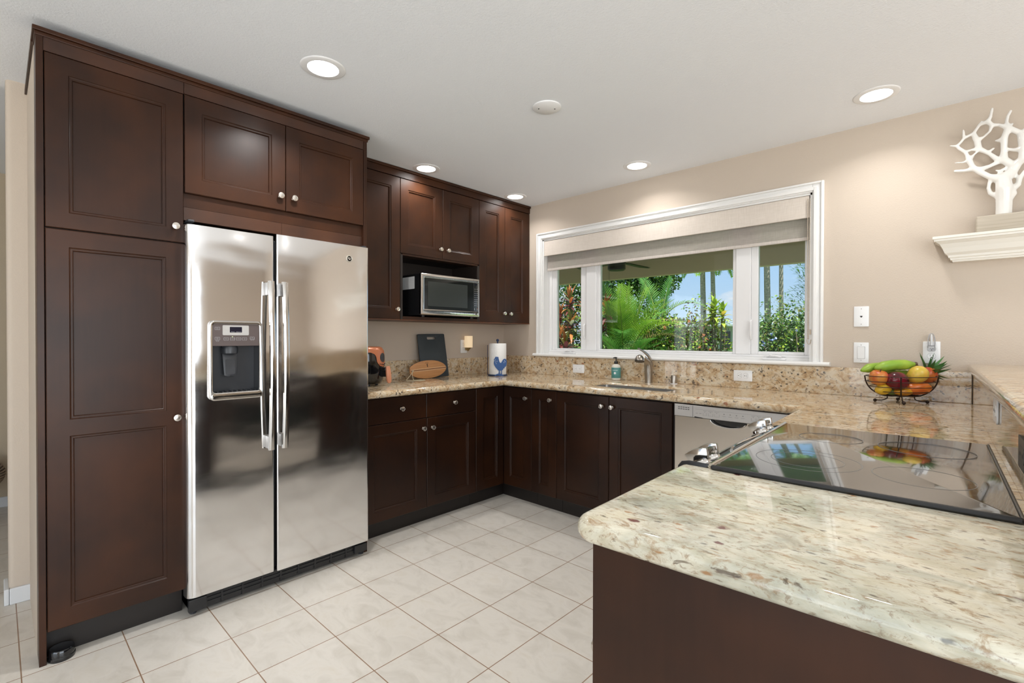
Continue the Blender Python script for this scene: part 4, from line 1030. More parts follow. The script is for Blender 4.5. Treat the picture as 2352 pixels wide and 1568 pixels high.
# ------------------------------------------------------------------ sink and faucet
s = thing('sink', 'undermount stainless steel sink basin below the window', 'sink', ((SX0 + SX1) / 2, (SY0 + SY1) / 2, .70))
mb = MB(); zt = CT - .017; dp = .70
o = rrect(SX0 + .0005, SX1 - .0005, SY0 + .0005, SY1 - .0005, .004, 5); i0 = rrect(SX0 + .003, SX1 - .003, SY0 + .003, SY1 - .003, .02, 5); i1 = rrect(SX0 + .012, SX1 - .012, SY0 + .012, SY1 - .012, .05, 5); i2 = rrect(SX0 + .04, SX1 - .04, SY0 + .04, SY1 - .04, .04, 5)
rings = [[(x, y, zt) for x, y in o], [(x, y, zt) for x, y in i0], [(x, y, dp + .025) for x, y in i1], [(x, y, dp) for x, y in i2]]
k = len(o)
for a in range(3):
    mb.add(rings[a] + rings[a + 1], [(i, (i + 1) % k, k + (i + 1) % k, k + i) for i in range(k)], 0, True)
mb.add(rings[3], [tuple(range(k))], 0, True)
part('basin', mb, M['sinksteel'], s, angle=60)
mb = MB(); mb.lathe([(.045, dp + .0005), (.043, dp + .004), (.030, dp + .0045), (.028, dp + .002), (.001, dp + .002)], 24, Matrix.Translation((1.61, -.40, 0))); part('drain', mb, M['nickel'], s)
fx, fy = 1.556, -.078
fa = thing('faucet', 'brushed nickel single lever kitchen faucet behind the sink', 'faucet', (fx, fy, CT))
mb = MB()
for z, r in (): pass
prof = [(fx, fy, CT + .0005, .027), (fx, fy, CT + .02, .0275), (fx, fy - .001, CT + .06, .0290), (fx, fy - .003, CT + .10, .0300), (fx, fy - .008, CT + .130, .0285), (fx - .001, fy - .022, CT + .152, .0235), (fx - .002, fy - .050, CT + .170, .0185), (fx - .003, fy - .085, CT + .186, .0185)]
mb.tube([p[:3] for p in prof], [p[3] for p in prof], 20); part('body', mb, M['faucet'], fa, angle=60)
Th = Matrix.Translation((fx - .005, fy - .128, CT + .160)) @ Matrix.Rotation(R(-16), 4, 'X') @ Matrix.Rotation(R(-6), 4, 'Y')
mb = MB(); mb.lathe([(.0345, .0), (.0345, .005), (.031, .020), (.024, .035), (.014, .044), (.001, .047)], 28, Th); part('spray_head', mb, M['faucet'], fa, angle=60)
mb = MB(); mb.lathe([(.032, -.004), (.0335, .0), (.001, .0)], 28, Th); mb.lathe([(.001, -.0042), (.032, -.004)], 28, Th); part('spray_face', mb, M['black'], fa)
mb = MB(); lv = spline([(fx + .010, fy + .006, CT + .085), (fx + .013, fy + .008, CT + .125), (fx + .013, fy + .004, CT + .160), (fx + .008, fy - .022, CT + .196), (fx - .002, fy - .075, CT + .228), (fx - .012, fy - .140, CT + .252)], 5)
nl = len(lv); mb.tube(lv, [.0185 * (1 - i / (nl - 1)) ** .85 + .0045 for i in range(nl)], 12, flat=.55); part('lever', mb, M['faucet'], fa, angle=60)
ag = thing('air_gap', 'small nickel dishwasher air gap cap beside the faucet', 'air gap', (1.735, -.050, CT))
mb = MB(); mb.lathe([(.0250, CT + .0005), (.0250, CT + .004), (.022, CT + .005)], 20, Matrix.Translation((1.735, -.050, 0))); part('washer', mb, M['plate'], ag)
mb = MB(); mb.lathe([(.0205, CT + .005), (.0205, CT + .056), (.0185, CT + .061), (.001, CT + .0625)], 20, Matrix.Translation((1.735, -.050, 0))); part('cap', mb, M['faucet'], ag)
# ------------------------------------------------------------------ things on the worktops
# soap bottle
bx, by = 1.279, -.070
t = thing('soap_bottle', 'teal labelled hand soap pump bottle left of the faucet', 'soap bottle', (bx, by, CT))
Tb = Matrix.Translation((bx, by, CT))
mb = MB(); mb.lathe([(.030, .0005), (.034, .004), (.035, .010), (.035, .098), (.033, .110), (.026, .119), (.016, .123), (.015, .125), (.001, .125)], 28, Tb); part('bottle', mb, M['soapclear'], t)
mb = MB(); mb.lathe([(.0354, .018), (.0356, .0185), (.0356, .0975), (.0354, .098)], 36, Tb, 0)
ang0 = math.atan2(-3.339 - by, 3.247 - bx)
def cyl(u, v, r=.0359): a = ang0 - .25 + u / r; return (bx + r * math.cos(a), by + r * math.sin(a), CT + v)
mb.prism([(.0085 * math.cos(R(20 * i)), .056 + .0085 * math.sin(R(20 * i))) for i in range(18)], lambda u, v, d: cyl(u, v, .0358 + d), 0, .0003, 1)
text_into(mb, "MRS. MEYER'S", .0075, lambda u, v: cyl(u, .088 + v), 2); text_into(mb, 'CLEAN DAY', .0085, lambda u, v: cyl(u, .078 + v), 1)
text_into(mb, 'HAND SOAP', .0060, lambda u, v: cyl(u, .036 + v), 2); text_into(mb, 'BASIL SCENT', .0055, lambda u, v: cyl(u, .028 + v), 2); text_into(mb, 'basil', .0055, lambda u, v: cyl(u, .056 + v, .0363), 0)
part('label', mb, (M['teal'], M['plate'], M['blue_d']), t, 'teal printed label')
mb = MB(); mb.lathe([(.0145, .1255), (.0155, .128), (.0150, .143), (.0125, .146), (.0045, .147), (.0042, .170), (.001, .170)], 20, Tb); mb.tube([(bx + .004, by, CT + .172), (bx - .004, by - .006, CT + .1735), (bx - .016, by - .016, CT + .171)], [.0055, .0055, .0035], 8); mb.box(bx - .006, bx + .006, by - .006, by + .006, CT + .168, CT + .177, b=.002)
part('pump', mb, M['black'], t)

# wall plates
def plate(name, label, cat, mp, u, z, w, h, kind, horiz=False):
    t = thing(name, label, cat, mp(u, 0, z)); k_ = (lambda a, b, d: mp(u + a, d, z + b)) if not horiz else (lambda a, b, d: mp(u + b, d, z + a))
    mb = MB(); hw, hh = (w / 2, h / 2) if not horiz else (h / 2, w / 2)
    mb.prism(rrect(-hw, hw, -hh, hh, .004, 3), k_, .0005, .006, 0, bev=.0025); part('cover_plate', mb, M['plate'], t)
    if kind == 'duplex':
        for s in (-.019, .019):
            mb = MB(); ov = [( .0165 * math.cos(R(15 * i)), s + max(-.0125, min(.0125, .0165 * math.sin(R(15 * i))))) for i in range(24)]
            mb.prism(ov, k_, .006, .0072, 0); mb.prism([(a * 1.06, s + (b - s) * 1.08) for a, b in ov], k_, .006, .0062, 1)
            for a in (-.0055, .0050): mb.prism([(a - .0008, s + .001), (a + .0008, s + .001), (a + .0008, s + .0080), (a - .0008, s + .0080)], k_, .0071, .0076, 2)
            mb.prism([(.0026 * math.cos(R(30 * i)), s - .0065 + .0026 * math.sin(R(30 * i))) for i in range(12)], k_, .0071, .0076, 2); part('receptacle', mb, (M['plate'], M['gray_gap'], M['slot']), t)
    elif kind == 'decora':
        mb = MB(); mb.prism(rrect(-.0165, .0165, -.0335, .0335, .002), k_, .006, .0078, 0); mb.prism(rrect(-.0172, .0172, -.0342, .0342, .002), k_, .006, .0062, 1)
        for s in (-.019, .019):
            for a in (-.005, .005): mb.prism([(a - .0008, s - .003), (a + .0008, s - .003), (a + .0008, s + .005), (a - .0008, s + .005)], k_, .0077, .0082, 2)
            mb.prism([(.002 * math.cos(R(45 * i)), s - .0085 + .002 * math.sin(R(45 * i))) for i in range(8)], k_, .0077, .0082, 2)
        part('receptacle', mb, (M['plate'], M['gray_gap'], M['slot']), t)
    elif kind == 'switch':
        mb = MB(); mb.prism(rrect(-.0178, .0178, -.0348, .0348, .002), k_, .006, .0063, 0); part('rocker_gap', mb, M['gray_gap'], t)
        mb = MB(); mb.prism(rrect(-.0165, .0165, -.0335, .0335, .002), lambda a, b, d: k_(a, b, d + (.0025 * b / .0335)), .0061, .0095, 0); part('rocker', mb, M['plate'], t)
    elif kind == 'phone':
        mb = MB(); mb.prism([(-.0055, .004), (-.0055, -.002), (-.003, -.002), (-.003, -.005), (.003, -.005), (.003, -.002), (.0055, -.002), (.0055, .004)], k_, .0058, .0064, 0); part('jack', mb, M['slot'], t)
    if kind in ('switch', 'phone'):
        for s in (-.043, .043):
            mb = MB(); mb.prism([(.0028 * math.cos(R(30 * i)), s + .0028 * math.sin(R(30 * i))) for i in range(12)], k_, .006, .0068, 0); part('screw', mb, M['lightgrey'], t)
    return t
WB = lambda u, d, z: (u, -d, z)
WS = lambda u, d, z: (u, -.020 - d, z)
WL = lambda u, d, z: (d, u, z)
plate('wall_outlet', 'white outlet on the backsplash left of the soap bottle', 'outlet', WS, .894, .990, .115, .070, 'decora', True)
plate('wall_outlet', 'white outlet on the backsplash right of the faucet above the dishwasher', 'outlet', WS, 2.190, 1.004, .115, .071, 'duplex', True)
plate('phone_jack', 'white phone jack plate on the wall right of the window', 'wall plate', WB, 2.814, 1.3705, .070, .1145, 'phone')
plate('light_switch', 'white rocker light switch below the phone jack', 'light switch', WB, 2.8145, 1.1675, .070, .1145, 'switch')
plate('wall_outlet', 'white outlet behind the fruit bowl with a night light plugged in', 'outlet', WB, 3.1145, 1.175, .070, .1145, 'duplex')
# plug-in night lights
t = thing('night_light', 'clear plastic plug-in night light above the fruit bowl', 'night light', (3.1145, -.012, 1.194))
mb = MB(); mb.box(3.098, 3.131, -.034, -.0078, 1.185, 1.212, b=.004); part('plug_body', mb, M['clear'], t)
mb = MB(); mb.lathe([(.0155, 1.210), (.0165, 1.225), (.015, 1.250), (.010, 1.268), (.004, 1.2755), (.0005, 1.276)], 20, Matrix.Translation((3.1145, -.024, 0))); part('lens', mb, M['clear'], t)
mb = MB(); mb.lathe([(.0050, 1.212), (.0052, 1.255), (.003, 1.268), (.0005, 1.27)], 12, Matrix.Translation((3.1145, -.024, 0))); mb.box(3.104, 3.125, -.030, -.012, 1.199, 1.207); part('bulb', mb, M['plate'], t)
plate('wall_outlet', 'white outlet on the left wall with a shaded night light plugged in', 'outlet', WL, -.508, 1.170, .074, .116, 'duplex')
t = thing('night_light', 'amber shaded night light plugged in left of the paper towels', 'night light', (.03, -.475, 1.14))
mb = MB(); yc = -.477
mb.lathe([(.039, 1.160), (.039, 1.262), (.0375, 1.262), (.0375, 1.160)], 20, Matrix.Translation((.028, yc, 0)), a0=-math.pi / 2 - .15, a1=math.pi / 2 + .15, sx=1.0); part('lamp_shade', mb, M['amber'], t)
mb = MB(); mb.lathe([(.004, 1.128), (.010, 1.132), (.013, 1.142), (.024, 1.150), (.030, 1.160), (.001, 1.160)], 16, Matrix.Translation((.026, yc, 0))); mb.box(.0078, .022, yc - .022, yc - .006, 1.135, 1.165, b=.003); part('base', mb, M['brass'], t)

# dark cutting board leaning on the backsplash
def lean(y0, z0, x_bot, tilt, roll=0.0):
    T = Matrix.Translation((x_bot, y0, z0)) @ Matrix.Rotation(-tilt, 4, 'Y') @ Matrix.Rotation(roll, 4, 'X')
    return lambda u, v, d: tuple(T @ Vector((d, u, v)))
mb = MB(); mb.prism(rrect(-.1375, .1375, .0, .357, .010, 4), lean(-.883, CT + .001, .083, R(9.3), R(1.2)), 0, .009, 0, bev=.002, holes=[rrect(-.046, .040, .312, .334, .0108, 5)])
solo('cutting_board', mb, M['slate'], 'charcoal cutting board with a handle slot leaning on the left backsplash', 'cutting board')
sb = thing('cutting_board', 'bamboo surfboard shaped cutting board leaning on the charcoal board', 'cutting board', (.12, -.985, CT))
fm = lean(-.990, CT + .0715, .118, R(10), R(2.6))
ol = []
for i in range(48):
    a = 2 * math.pi * i / 48; ca, sa = math.cos(a), math.sin(a)
    x = .184 * (abs(ca) ** .92) * (1 if ca > 0 else -1); y = .0715 * (abs(sa) ** 1.12) * (1 if sa > 0 else -1)
    if x < -.172: x = -.172 - (x + .172) * .0
    ol.append((x, y))
mb = MB(); mb.prism(ol, fm, 0, .012, 0, bev=.002); part('board', mb, M['bamboo'], sb)
def hw(v): return .184 * max(0, 1 - (abs(v) / .0715) ** 1.7) ** .5
for v0, v1, mt in ((.0055, .0095, 'bamboo_l'), (-.0055, .0055, 'bamboo_d'), (-.0095, -.0055, 'bamboo_l')):
    mb = MB(); mb.prism([(-.166, v0), (hw(v0) - .004, v0), (hw(v1) - .004, v1), (-.166, v1)], fm, .0121, .0126, 0); part('inlay_strip', mb, M[mt], sb)
mb = MB()   # small burnt pineapple mark
for i in range(7): a = R(30 + 20 * i); mb.prism([(-.006 + .018 * math.cos(a) + .0022 * math.cos(R(60 * j)), .043 + .012 * math.sin(a) + .0022 * math.sin(R(60 * j))) for j in range(6)], fm, .0121, .0125, 0)
for j in range(3): mb.prism([(-.004 + .0050 * math.cos(R(30 * i)), .042 - .009 * j + .0052 * math.sin(R(30 * i))) for i in range(12)], fm, .0121, .0125, 0)
part('burnt_mark', mb, M['burn'], sb)
mb = MB(); h0 = Vector(fm(-.158, .0, .014))
mb.tube(spline([fm(-.140, .001, .015), h0, (.150, -1.150, .985), (.165, -1.195, .950), (.19, -1.235, .9255), (.215, -1.21, .9245), (.235, -1.16, .9245), (.25, -1.125, .9245), (.235, -1.10, .9245), (.215, -1.115, .9245), (.21, -1.15, .9245), (.195, -1.175, .9260), (.165, -1.165, .955), (.145, -1.150, .990), fm(-.150, -.004, .014)], 5), .0022, 6); part('cord', mb, M['rope'], sb, 'pale looped cord')

# paper towel holder with a rooster
px_, py_ = .304, -.385
t = thing('paper_towel_holder', 'blue metal paper towel holder with a rooster cutout in the corner', 'paper towel holder', (px_, py_, CT))
Tp = Matrix.Translation((px_, py_, CT))
mb = MB(); mb.lathe([(.083, .0005), (.085, .004), (.083, .010), (.001, .010)], 36, Tp); part('base', mb, M['blue_d'], t)
mb = MB(); mb.tube([(px_, py_, CT + .01), (px_, py_, CT + .296)], .006, 10); mb.ball((px_, py_, CT + .302), .0125); part('post', mb, M['blue_d'], t)
vd = Vector((3.247 - px_, -3.339 - py_, 0)).normalized(); rd = Vector((-vd.y, vd.x, 0))
def RF(u, v, d): q = Vector((px_, py_, CT)) + rd * u + vd * (.080 + d); return (q.x, q.y, CT + v)
mb = MB(); sa_ = Vector((px_, py_, 0)) - rd * .086
mb.tube([(px_ - rd.x * .07, py_ - rd.y * .07, CT + .006), (sa_.x, sa_.y, CT + .008), (sa_.x, sa_.y, CT + .262)], .0028, 6); part('side_arm', mb, M['blue_d'], t)
k_ = .000557
mnd = [(1945, 802), (1958, 784), (1985, 772), (2017, 768), (2050, 773), (2078, 786), (2092, 802)]
legs = ([(2006, 776), (2012, 745), (2010, 715), (2024, 712), (2026, 745), (2024, 776)], [(2040, 776), (2047, 745), (2044, 712), (2058, 712), (2058, 745), (2058, 776)])
ro = [(2000, 718), (1985, 700), (1968, 682), (1948, 652), (1935, 622), (1934, 595), (1943, 566), (1932, 556), (1941, 546), (1950, 530), (1956, 517), (1966, 507), (1975, 516), (1985, 507), (1993, 516), (2006, 513), (2006, 530), (2012, 555), (2018, 580), (2032, 606), (2048, 600), (2058, 582), (2068, 562), (2084, 545), (2104, 540), (2120, 548), (2130, 570), (2131, 604), (2126, 640), (2116, 662), (2098, 668), (2100, 684), (2080, 690), (2078, 706), (2060, 718), (2030, 724)]
mb = MB()
for pl_ in (mnd, ro) + legs: mb.prism([((a - 1992) * k_, (806 - b) * k_) for a, b in pl_], RF, 0, .003, 0)
for a, b in ((1955, 560), (1962, 590), (1972, 615), (1985, 580), (2095, 570), (2108, 585), (2090, 600)):
    mb.prism([((a - 1992) * k_ + .0012 * math.cos(R(45 * i)), (806 - b) * k_ + .005 * math.sin(R(45 * i))) for i in range(8)], RF, .0031, .0036, 1)
part('rooster', mb, (M['blue'], M['paper']), t, 'cobalt blue rooster cutout')
mb = MB(); mb.lathe([(.020, .0115), (.074, .0115), (.0752, .014), (.0752, .272), (.073, .2755), (.022, .2755), (.020, .270), (.020, .0115)], 48, Tp)
solo('paper_towel_roll', mb, M['paper'], 'white paper towel roll on the blue rooster holder', 'paper towels')

# air fryer
ax, ay = .257, -1.624
t = thing('air_fryer', 'black and copper air fryer on the counter beside the refrigerator', 'air fryer', (ax, ay, CT))
fd = math.atan2(.55, .84)
Ta = Matrix.Translation((ax, ay, CT)) @ Matrix.Rotation(fd, 4, 'Z')
PA = [(.085, .010), (.112, .014), (.124, .040), (.131, .090), (.133, .150), (.131, .205), (.126, .240)]
PT = [(.126, .240), (.118, .256), (.100, .263), (.001, .266)]
mb = MB(); mb.lathe(PA, 40, Ta, 0); part('body', mb, M['blackgloss'], t, angle=60)
mb = MB(); mb.lathe(PT, 40, Ta, 0)
def prf(z):
    for (ra, za), (rb_, zb_) in zip(PA, PA[1:]):
        if za <= z <= zb_: return ra + (rb_ - ra) * (z - za) / (zb_ - za)
    return .126
def patch(mb, hfun, z0, z1, off, mi=0, n=14, mm=14, ac=0.0):
    vs = []; fs = []
    for i in range(n + 1):
        z = z0 + (z1 - z0) * i / n; h = hfun((i / n)); r = prf(z) + off
        for j in range(mm + 1): a = ac - h + 2 * h * j / mm; vs.append((r * math.cos(a), r * math.sin(a), z))
    for i in range(n):
        for j in range(mm): fs.append((i * (mm + 1) + j, i * (mm + 1) + j + 1, (i + 1) * (mm + 1) + j + 1, (i + 1) * (mm + 1) + j))
    mb.add(vs, fs, mi, True, Ta)
patch(mb, lambda q: (.48 * math.sqrt(max(0, 1 - ((.50 - q) / .50) ** 2)) if q < .5 else .48 + (q - .5) ** 2 * 1.5 + (2.0 * max(0, q - .82))), .128, .2395, .003)
patch(mb, lambda q: math.pi * .999, .226, .2400, .0025, n=3, mm=40)
part('copper_shell', mb, M['copper'], t, 'copper coloured top and control surround', angle=60)
mb = MB(); patch(mb, lambda q: .25 * math.sqrt(max(0, 1 - (2 * q - 1) ** 2)), .158, .222, .0045); part('dial_display', mb, M['darkgrey'], t, angle=60)
mb = MB()
for i in range(5):
    a = -.26 + .13 * i; z = .1475 - .006 * (1 - abs(i - 2) / 2.0); r = .138
    mb.ball((r * math.cos(a), r * math.sin(a), z), (.0035, .0035, .0042), n=8, m=6, M=Ta)
part('control_dots', mb, M['black'], t)
mb = MB(); mb.box(.118, .165, -.020, .020, .100, .124, b=.006, M=Ta); mb.box(.118, .170, -.013, .013, .060, .104, b=.006, M=Ta); part('handle_stem', mb, M['black'], t)
mb = MB(); hp = [(.168, 0, .132), (.172, 0, .110), (.176, 0, .070), (.180, 0, .030), (.180, 0, .018)]; mb.tube([Ta @ Vector(p) for p in hp], [.016, .019, .0195, .018, .010], 14, flat=.62); part('handle', mb, M['peach'], t, 'peach coloured handle grip', angle=60)
for a in (45, 135, 225, 315):
    mb = MB(); mb.lathe([(.010, 0), (.011, .004), (.010, .012)], 10, Ta @ Matrix.Translation((.085 * math.cos(R(a)), .085 * math.sin(R(a)), 0))); part('foot', mb, M['black'], t)

# ------------------------------------------------------------------ shelf, block and coral sculpture
mb = MB(); pf = [(1.632, .050), (1.640, .052), (1.641, .058), (1.651, .060), (1.653, .066), (1.664, .068), (1.676, .080), (1.700, .088), (1.720, .098), (1.728, .108), (1.732, .112), (1.733, .118), (1.742, .119), (1.745, .124), (1.757, .124)]
XR = 4.45; n_ = len(pf); vs = []; fs = []
for z, o_ in pf:
    q_ = 3.243 - o_; vs += [(q_, -.0005, z), (q_, -o_, z), (XR, -o_, z), (XR, -.0005, z)]
for i in range(n_ - 1):
    for j in range(4): fs.append((i * 4 + j, i * 4 + (j + 1) % 4, (i + 1) * 4 + (j + 1) % 4, (i + 1) * 4 + j))
fs += [(0, 1, 2, 3), tuple(range((n_ - 1) * 4, n_ * 4))]
mb.add(vs, fs, 0, False); solo('mantel_shelf', mb, M['cream'], 'cream molded wall shelf at the upper right holding a coral sculpture', 'shelf')
mb = MB(); mb.box(3.276, 3.560, -.112, -.022, 1.7575, 1.834, b=.006, seg=3); solo('display_block', mb, M['greige'], 'greige wooden block on the shelf under the white coral sculpture', 'wood block')
CN = [(3.3713, 1.8213, 0.0286), (3.3719, 1.9035, 0.0303), (3.3715, 1.9598, 0.0312), (3.3681, 1.9995, 0.0286), (3.3981, 2.0358, 0.0206), (3.4128, 2.0665, 0.0192), (3.4304, 2.0835, 0.0162), (3.4315, 2.1256, 0.0149), (3.4268, 2.1779, 0.0149), (3.4221, 2.2047, 0.0128), (3.3816, 2.24, 0.0129), (3.3768, 2.2694, 0.0078), (3.3812, 2.2982, 0.0069), (3.3915, 2.3229, 0.006), (3.3965, 2.257, 0.0052), (3.3698, 2.1937, 0.0139), (3.353, 2.1897, 0.0087), (3.3415, 2.1929, 0.0044), (3.3702, 2.1418, 0.0121), (3.3689, 2.0988, 0.0173), (3.3979, 2.0659, 0.0172), (3.4004, 2.1317, 0.0077), (3.349, 2.1038, 0.0122), (3.3239, 2.1364, 0.0088), (3.3081, 2.1515, 0.0097), (3.2841, 2.1711, 0.0133), (3.2774, 2.215, 0.0133), (3.2692, 2.2307, 0.0112), (3.3207, 2.1504, 0.0062), (3.3346, 2.1599, 0.0053), (3.3491, 2.0908, 0.0109), (3.3212, 2.0757, 0.0088), (3.2896, 2.0655, 0.0125), (3.2703, 2.0723, 0.0125), (3.2344, 2.074, 0.0081), (3.1994, 2.0822, 0.0073), (3.2913, 2.0496, 0.0133), (3.3216, 2.0229, 0.0132), (3.2505, 2.1195, 0.0126), (3.2605, 2.0903, 0.0112), (3.2308, 2.114, 0.0045), (3.1991, 2.1209, 0.0036), (3.2421, 2.1485, 0.0081), (3.2354, 2.1637, 0.0081), (3.2137, 2.1875, 0.0082), (3.2053, 2.201, 0.0073), (3.1799, 2.2078, 0.0032), (3.2566, 2.1716, 0.0054), (3.265, 2.1427, 0.0054), (3.281, 2.1608, 0.0053), (3.2201, 2.2196, 0.0063), (3.23, 2.2372, 0.0068), (3.228, 2.2783, 0.005), (3.2658, 2.2539, 0.0071), (3.2849, 2.2838, 0.0071), (3.3134, 2.2885, 0.011), (3.3227, 2.3076, 0.007), (3.3286, 2.3495, 0.0061), (3.3276, 2.2667, 0.0097), (3.3216, 2.2422, 0.0061), (3.3012, 2.2239, 0.0053), (3.3509, 2.262, 0.007), (3.2928, 2.297, 0.0035), (3.3897, 1.9474, 0.0194), (3.4165, 1.9675, 0.012), (3.4222, 1.9961, 0.0107), (3.4102, 2.0116, 0.0077), (3.4381, 2.0264, 0.0077), (3.3254, 2.0177, 0.0079), (3.3188, 1.9708, 0.0079), (3.3253, 1.9454, 0.0097), (3.3503, 1.9251, 0.0131), (3.3829, 2.0609, 0.006), (3.3586, 2.045, 0.0078), (3.3496, 2.021, 0.0066), (3.3432, 2.0508, 0.0039), (3.4507, 2.0953, 0.0127), (3.4678, 2.1245, 0.0092), (3.4761, 2.1599, 0.0067), (3.483, 2.1998, 0.0042), (3.4382, 2.2191, 0.0085), (3.4496, 2.2432, 0.0059), (3.4523, 2.2761, 0.0042), (3.4906, 2.1226, 0.005), (3.4541, 2.0354, 0.0076), (3.4771, 2.0341, 0.0059), (3.4914, 2.0182, 0.0042), (3.4474, 2.1468, 0.0076), (3.4682, 2.0698, 0.0059), (3.3853, 2.1399, 0.0069), (3.3989, 1.9305, 0.0172)]
CE = [(0, 1), (1, 2), (2, 3), (3, 4), (4, 5), (5, 6), (6, 7), (7, 8), (8, 9), (9, 10), (10, 11), (11, 12), (12, 13), (10, 14), (10, 15), (15, 16), (16, 17), (15, 18), (18, 19), (19, 20), (20, 5), (7, 21), (21, 89), (89, 18), (19, 22), (22, 23), (23, 24), (24, 25), (25, 26), (26, 27), (24, 28), (28, 29), (19, 30), (30, 31), (31, 32), (32, 33), (33, 34), (34, 35), (33, 36), (32, 36), (36, 37), (37, 3), (33, 39), (39, 38), (38, 40), (40, 41), (38, 42), (42, 43), (43, 44), (44, 45), (45, 46), (43, 47), (47, 25), (38, 48), (48, 49), (49, 25), (45, 50), (50, 51), (51, 52), (51, 53), (53, 26), (27, 53), (53, 54), (54, 55), (55, 56), (56, 57), (55, 58), (58, 59), (59, 60), (60, 26), (58, 61), (61, 10), (54, 62), (2, 63), (63, 64), (64, 65), (65, 66), (66, 4), (65, 67), (1, 90), (90, 63), (37, 68), (68, 69), (69, 70), (70, 71), (71, 1), (20, 72), (72, 73), (73, 74), (74, 3), (73, 75), (6, 76), (76, 77), (77, 78), (78, 79), (9, 80), (80, 81), (81, 82), (77, 83), (67, 84), (84, 85), (85, 86), (76, 87), (87, 8), (84, 88), (88, 77)]
mb = MB()
def cy(i): return -.067 + .012 * math.sin(CN[i][0] * 31 + CN[i][1] * 23) * (0 if CN[i][1] < 1.95 else 1)
for a, b in CE:
    A = Vector((CN[a][0], cy(a), CN[a][1])); B = Vector((CN[b][0], cy(b), CN[b][1])); q = [A.lerp(B, i / 4) for i in range(5)]
    mb.tube(q, [CN[a][2] * (1 - i / 4) + CN[b][2] * i / 4 for i in range(5)], 10)
for i, (x, z, r) in enumerate(CN): mb.ball((x, cy(i), z), r, n=10, m=8)
mb.lathe([(.0290, 1.8345), (.0288, 1.86)], 16, Matrix.Translation((3.3713, -.067, 0)))
me = mesh_of('coral', mb, [M['coral']]); ob = bpy.data.objects.new('tmp', me); COL.objects.link(ob)
md = ob.modifiers.new('r', 'REMESH'); md.mode = 'VOXEL'; md.voxel_size = .0034; md.use_smooth_shade = True
ms = ob.modifiers.new('s', 'SMOOTH'); ms.factor = .55; ms.iterations = 5
dg = bpy.context.evaluated_depsgraph_get(); dg.update()
me2 = bpy.data.meshes.new_from_object(ob.evaluated_get(dg)); bpy.data.objects.remove(ob)
mz = min(v.co.z for v in me2.vertices); cb = Vector((3.3713, -.067, 1.8345))
for v in me2.vertices: v.co.z = max(v.co.z, 1.8342)
for v in me2.vertices: v.co -= cb
me2.polygons.foreach_set('use_smooth', [True] * len(me2.polygons))
if not me2.materials: me2.materials.append(M['coral'])
co = link('coral_sculpture', me2, None, None); co.location = cb; co['label'] = 'white glazed branching coral sculpture standing on the wooden block'; co['category'] = 'sculpture'

# ------------------------------------------------------------------ fruit bowl
BC = Vector((3.005, -.190, 0)); BR = Vector((.729, .684, 0)); BF = Vector((-.684, .729, 0))
def FB(s_, df, z): q = BC + BR * s_ + BF * df; return Vector((q.x, q.y, z))
fb = thing('fruit_basket', 'bronze wire fruit basket on the counter by the raised bar', 'basket', (BC.x, BC.y, CT))
lev = [(1.057, .166, .100), (1.030, .161, .097), (1.004, .149, .090), (.980, .126, .077), (.959, .086, .052)]
ell_ = lambda A, B_, z, a: FB(A * math.cos(a), -B_ * math.sin(a), z)
mb = MB()
for z, A, B_ in lev: mb.tube([ell_(A, B_, z, 2 * math.pi * i / 40) for i in range(40)], .0021, 6, closed=True)
part('ring_wires', mb, M['wire'], fb)
for a in (26, 116, 206, 296):
    mb = MB(); fine = spline([ell_(A + .003, B_ + .003, z, R(a)) for z, A, B_ in lev] + [ell_(.05, .03, .9545, R(a))], 5); mb.tube(fine, .0032, 8); part('rib', mb, M['wire'], fb)
    mb = MB(); mb.tube(spline([ell_(.060, .045, .955, R(a)), ell_(.062, .048, .940, R(a)), ell_(.085, .066, .931, R(a)), ell_(.110, .088, .931, R(a))], 4), .0026, 6); mb.ball(ell_(.113, .090, .9300, R(a)), .0082); part('foot', mb, M['wire'], fb)
mb = MB()
for i in range(-3, 4): w = .088 * math.sqrt(max(0, 1 - (i * .014 / .052) ** 2)); mb.tube([FB(-w, i * .014, .9575), FB(w, i * .014, .9575)], .0018, 6)
part('floor_wires', mb, M['wire'], fb)
def fruit(name, label, s_, df, z, r, mat, cat=None, tilt=(0, 0), prof=None, stem=None):
    t = thing(name, label, cat or 'fruit', tuple(FB(s_ + .83 * df, df, z)), local=True)
    T = Matrix.Rotation(tilt[0], 4, BF) @ Matrix.Rotation(tilt[1], 4, BR) @ Matrix.Rotation(math.atan2(BR.y, BR.x), 4, 'Z')
    mb = MB()
    if prof: mb.lathe([(a, b) for a, b in prof], 24, T @ Matrix.Diagonal((r[0], r[1], r[2], 1)))
    else: mb.ball((0, 0, 0), r, n=24, m=16, M=T)
    part('flesh', mb, M[mat], t, angle=80)
    if stem:
        mb = MB(); mb.tube([T @ Vector(p) for p in stem], .0025, 6); part('stem', mb, M['bananaend'], t)
    return t
AP = [(.001, -.80), (.25, -.92), (.6, -.82), (.88, -.45), (1.0, .05), (.93, .50), (.68, .85), (.35, .93), (.12, .80), (.001, .70)]
fruit('apple', 'red and yellow streaked apple at the left rim of the basket', -.113, -.004, 1.048, (.042, .042, .039), 'apple', 'apple', (0, .25), AP, [(0, 0, .028), (.003, 0, .046)])
fruit('red_mango', 'glossy deep red mango in the middle of the basket', -.020, -.032, 1.036, (.056, .048, .046), 'mango', 'mango', (.25, 0))
fruit('yellow_squash', 'yellow ribbed squash on top at the right of the basket', .084, -.030, 1.066, (.042, .042, .047), 'squash', 'squash', (.9, .2), [(.001, -1), (.35, -.95), (.7, -.7), (.95, -.25), (1, .15), (.88, .55), (.55, .88), (.2, .98), (.001, 1)])
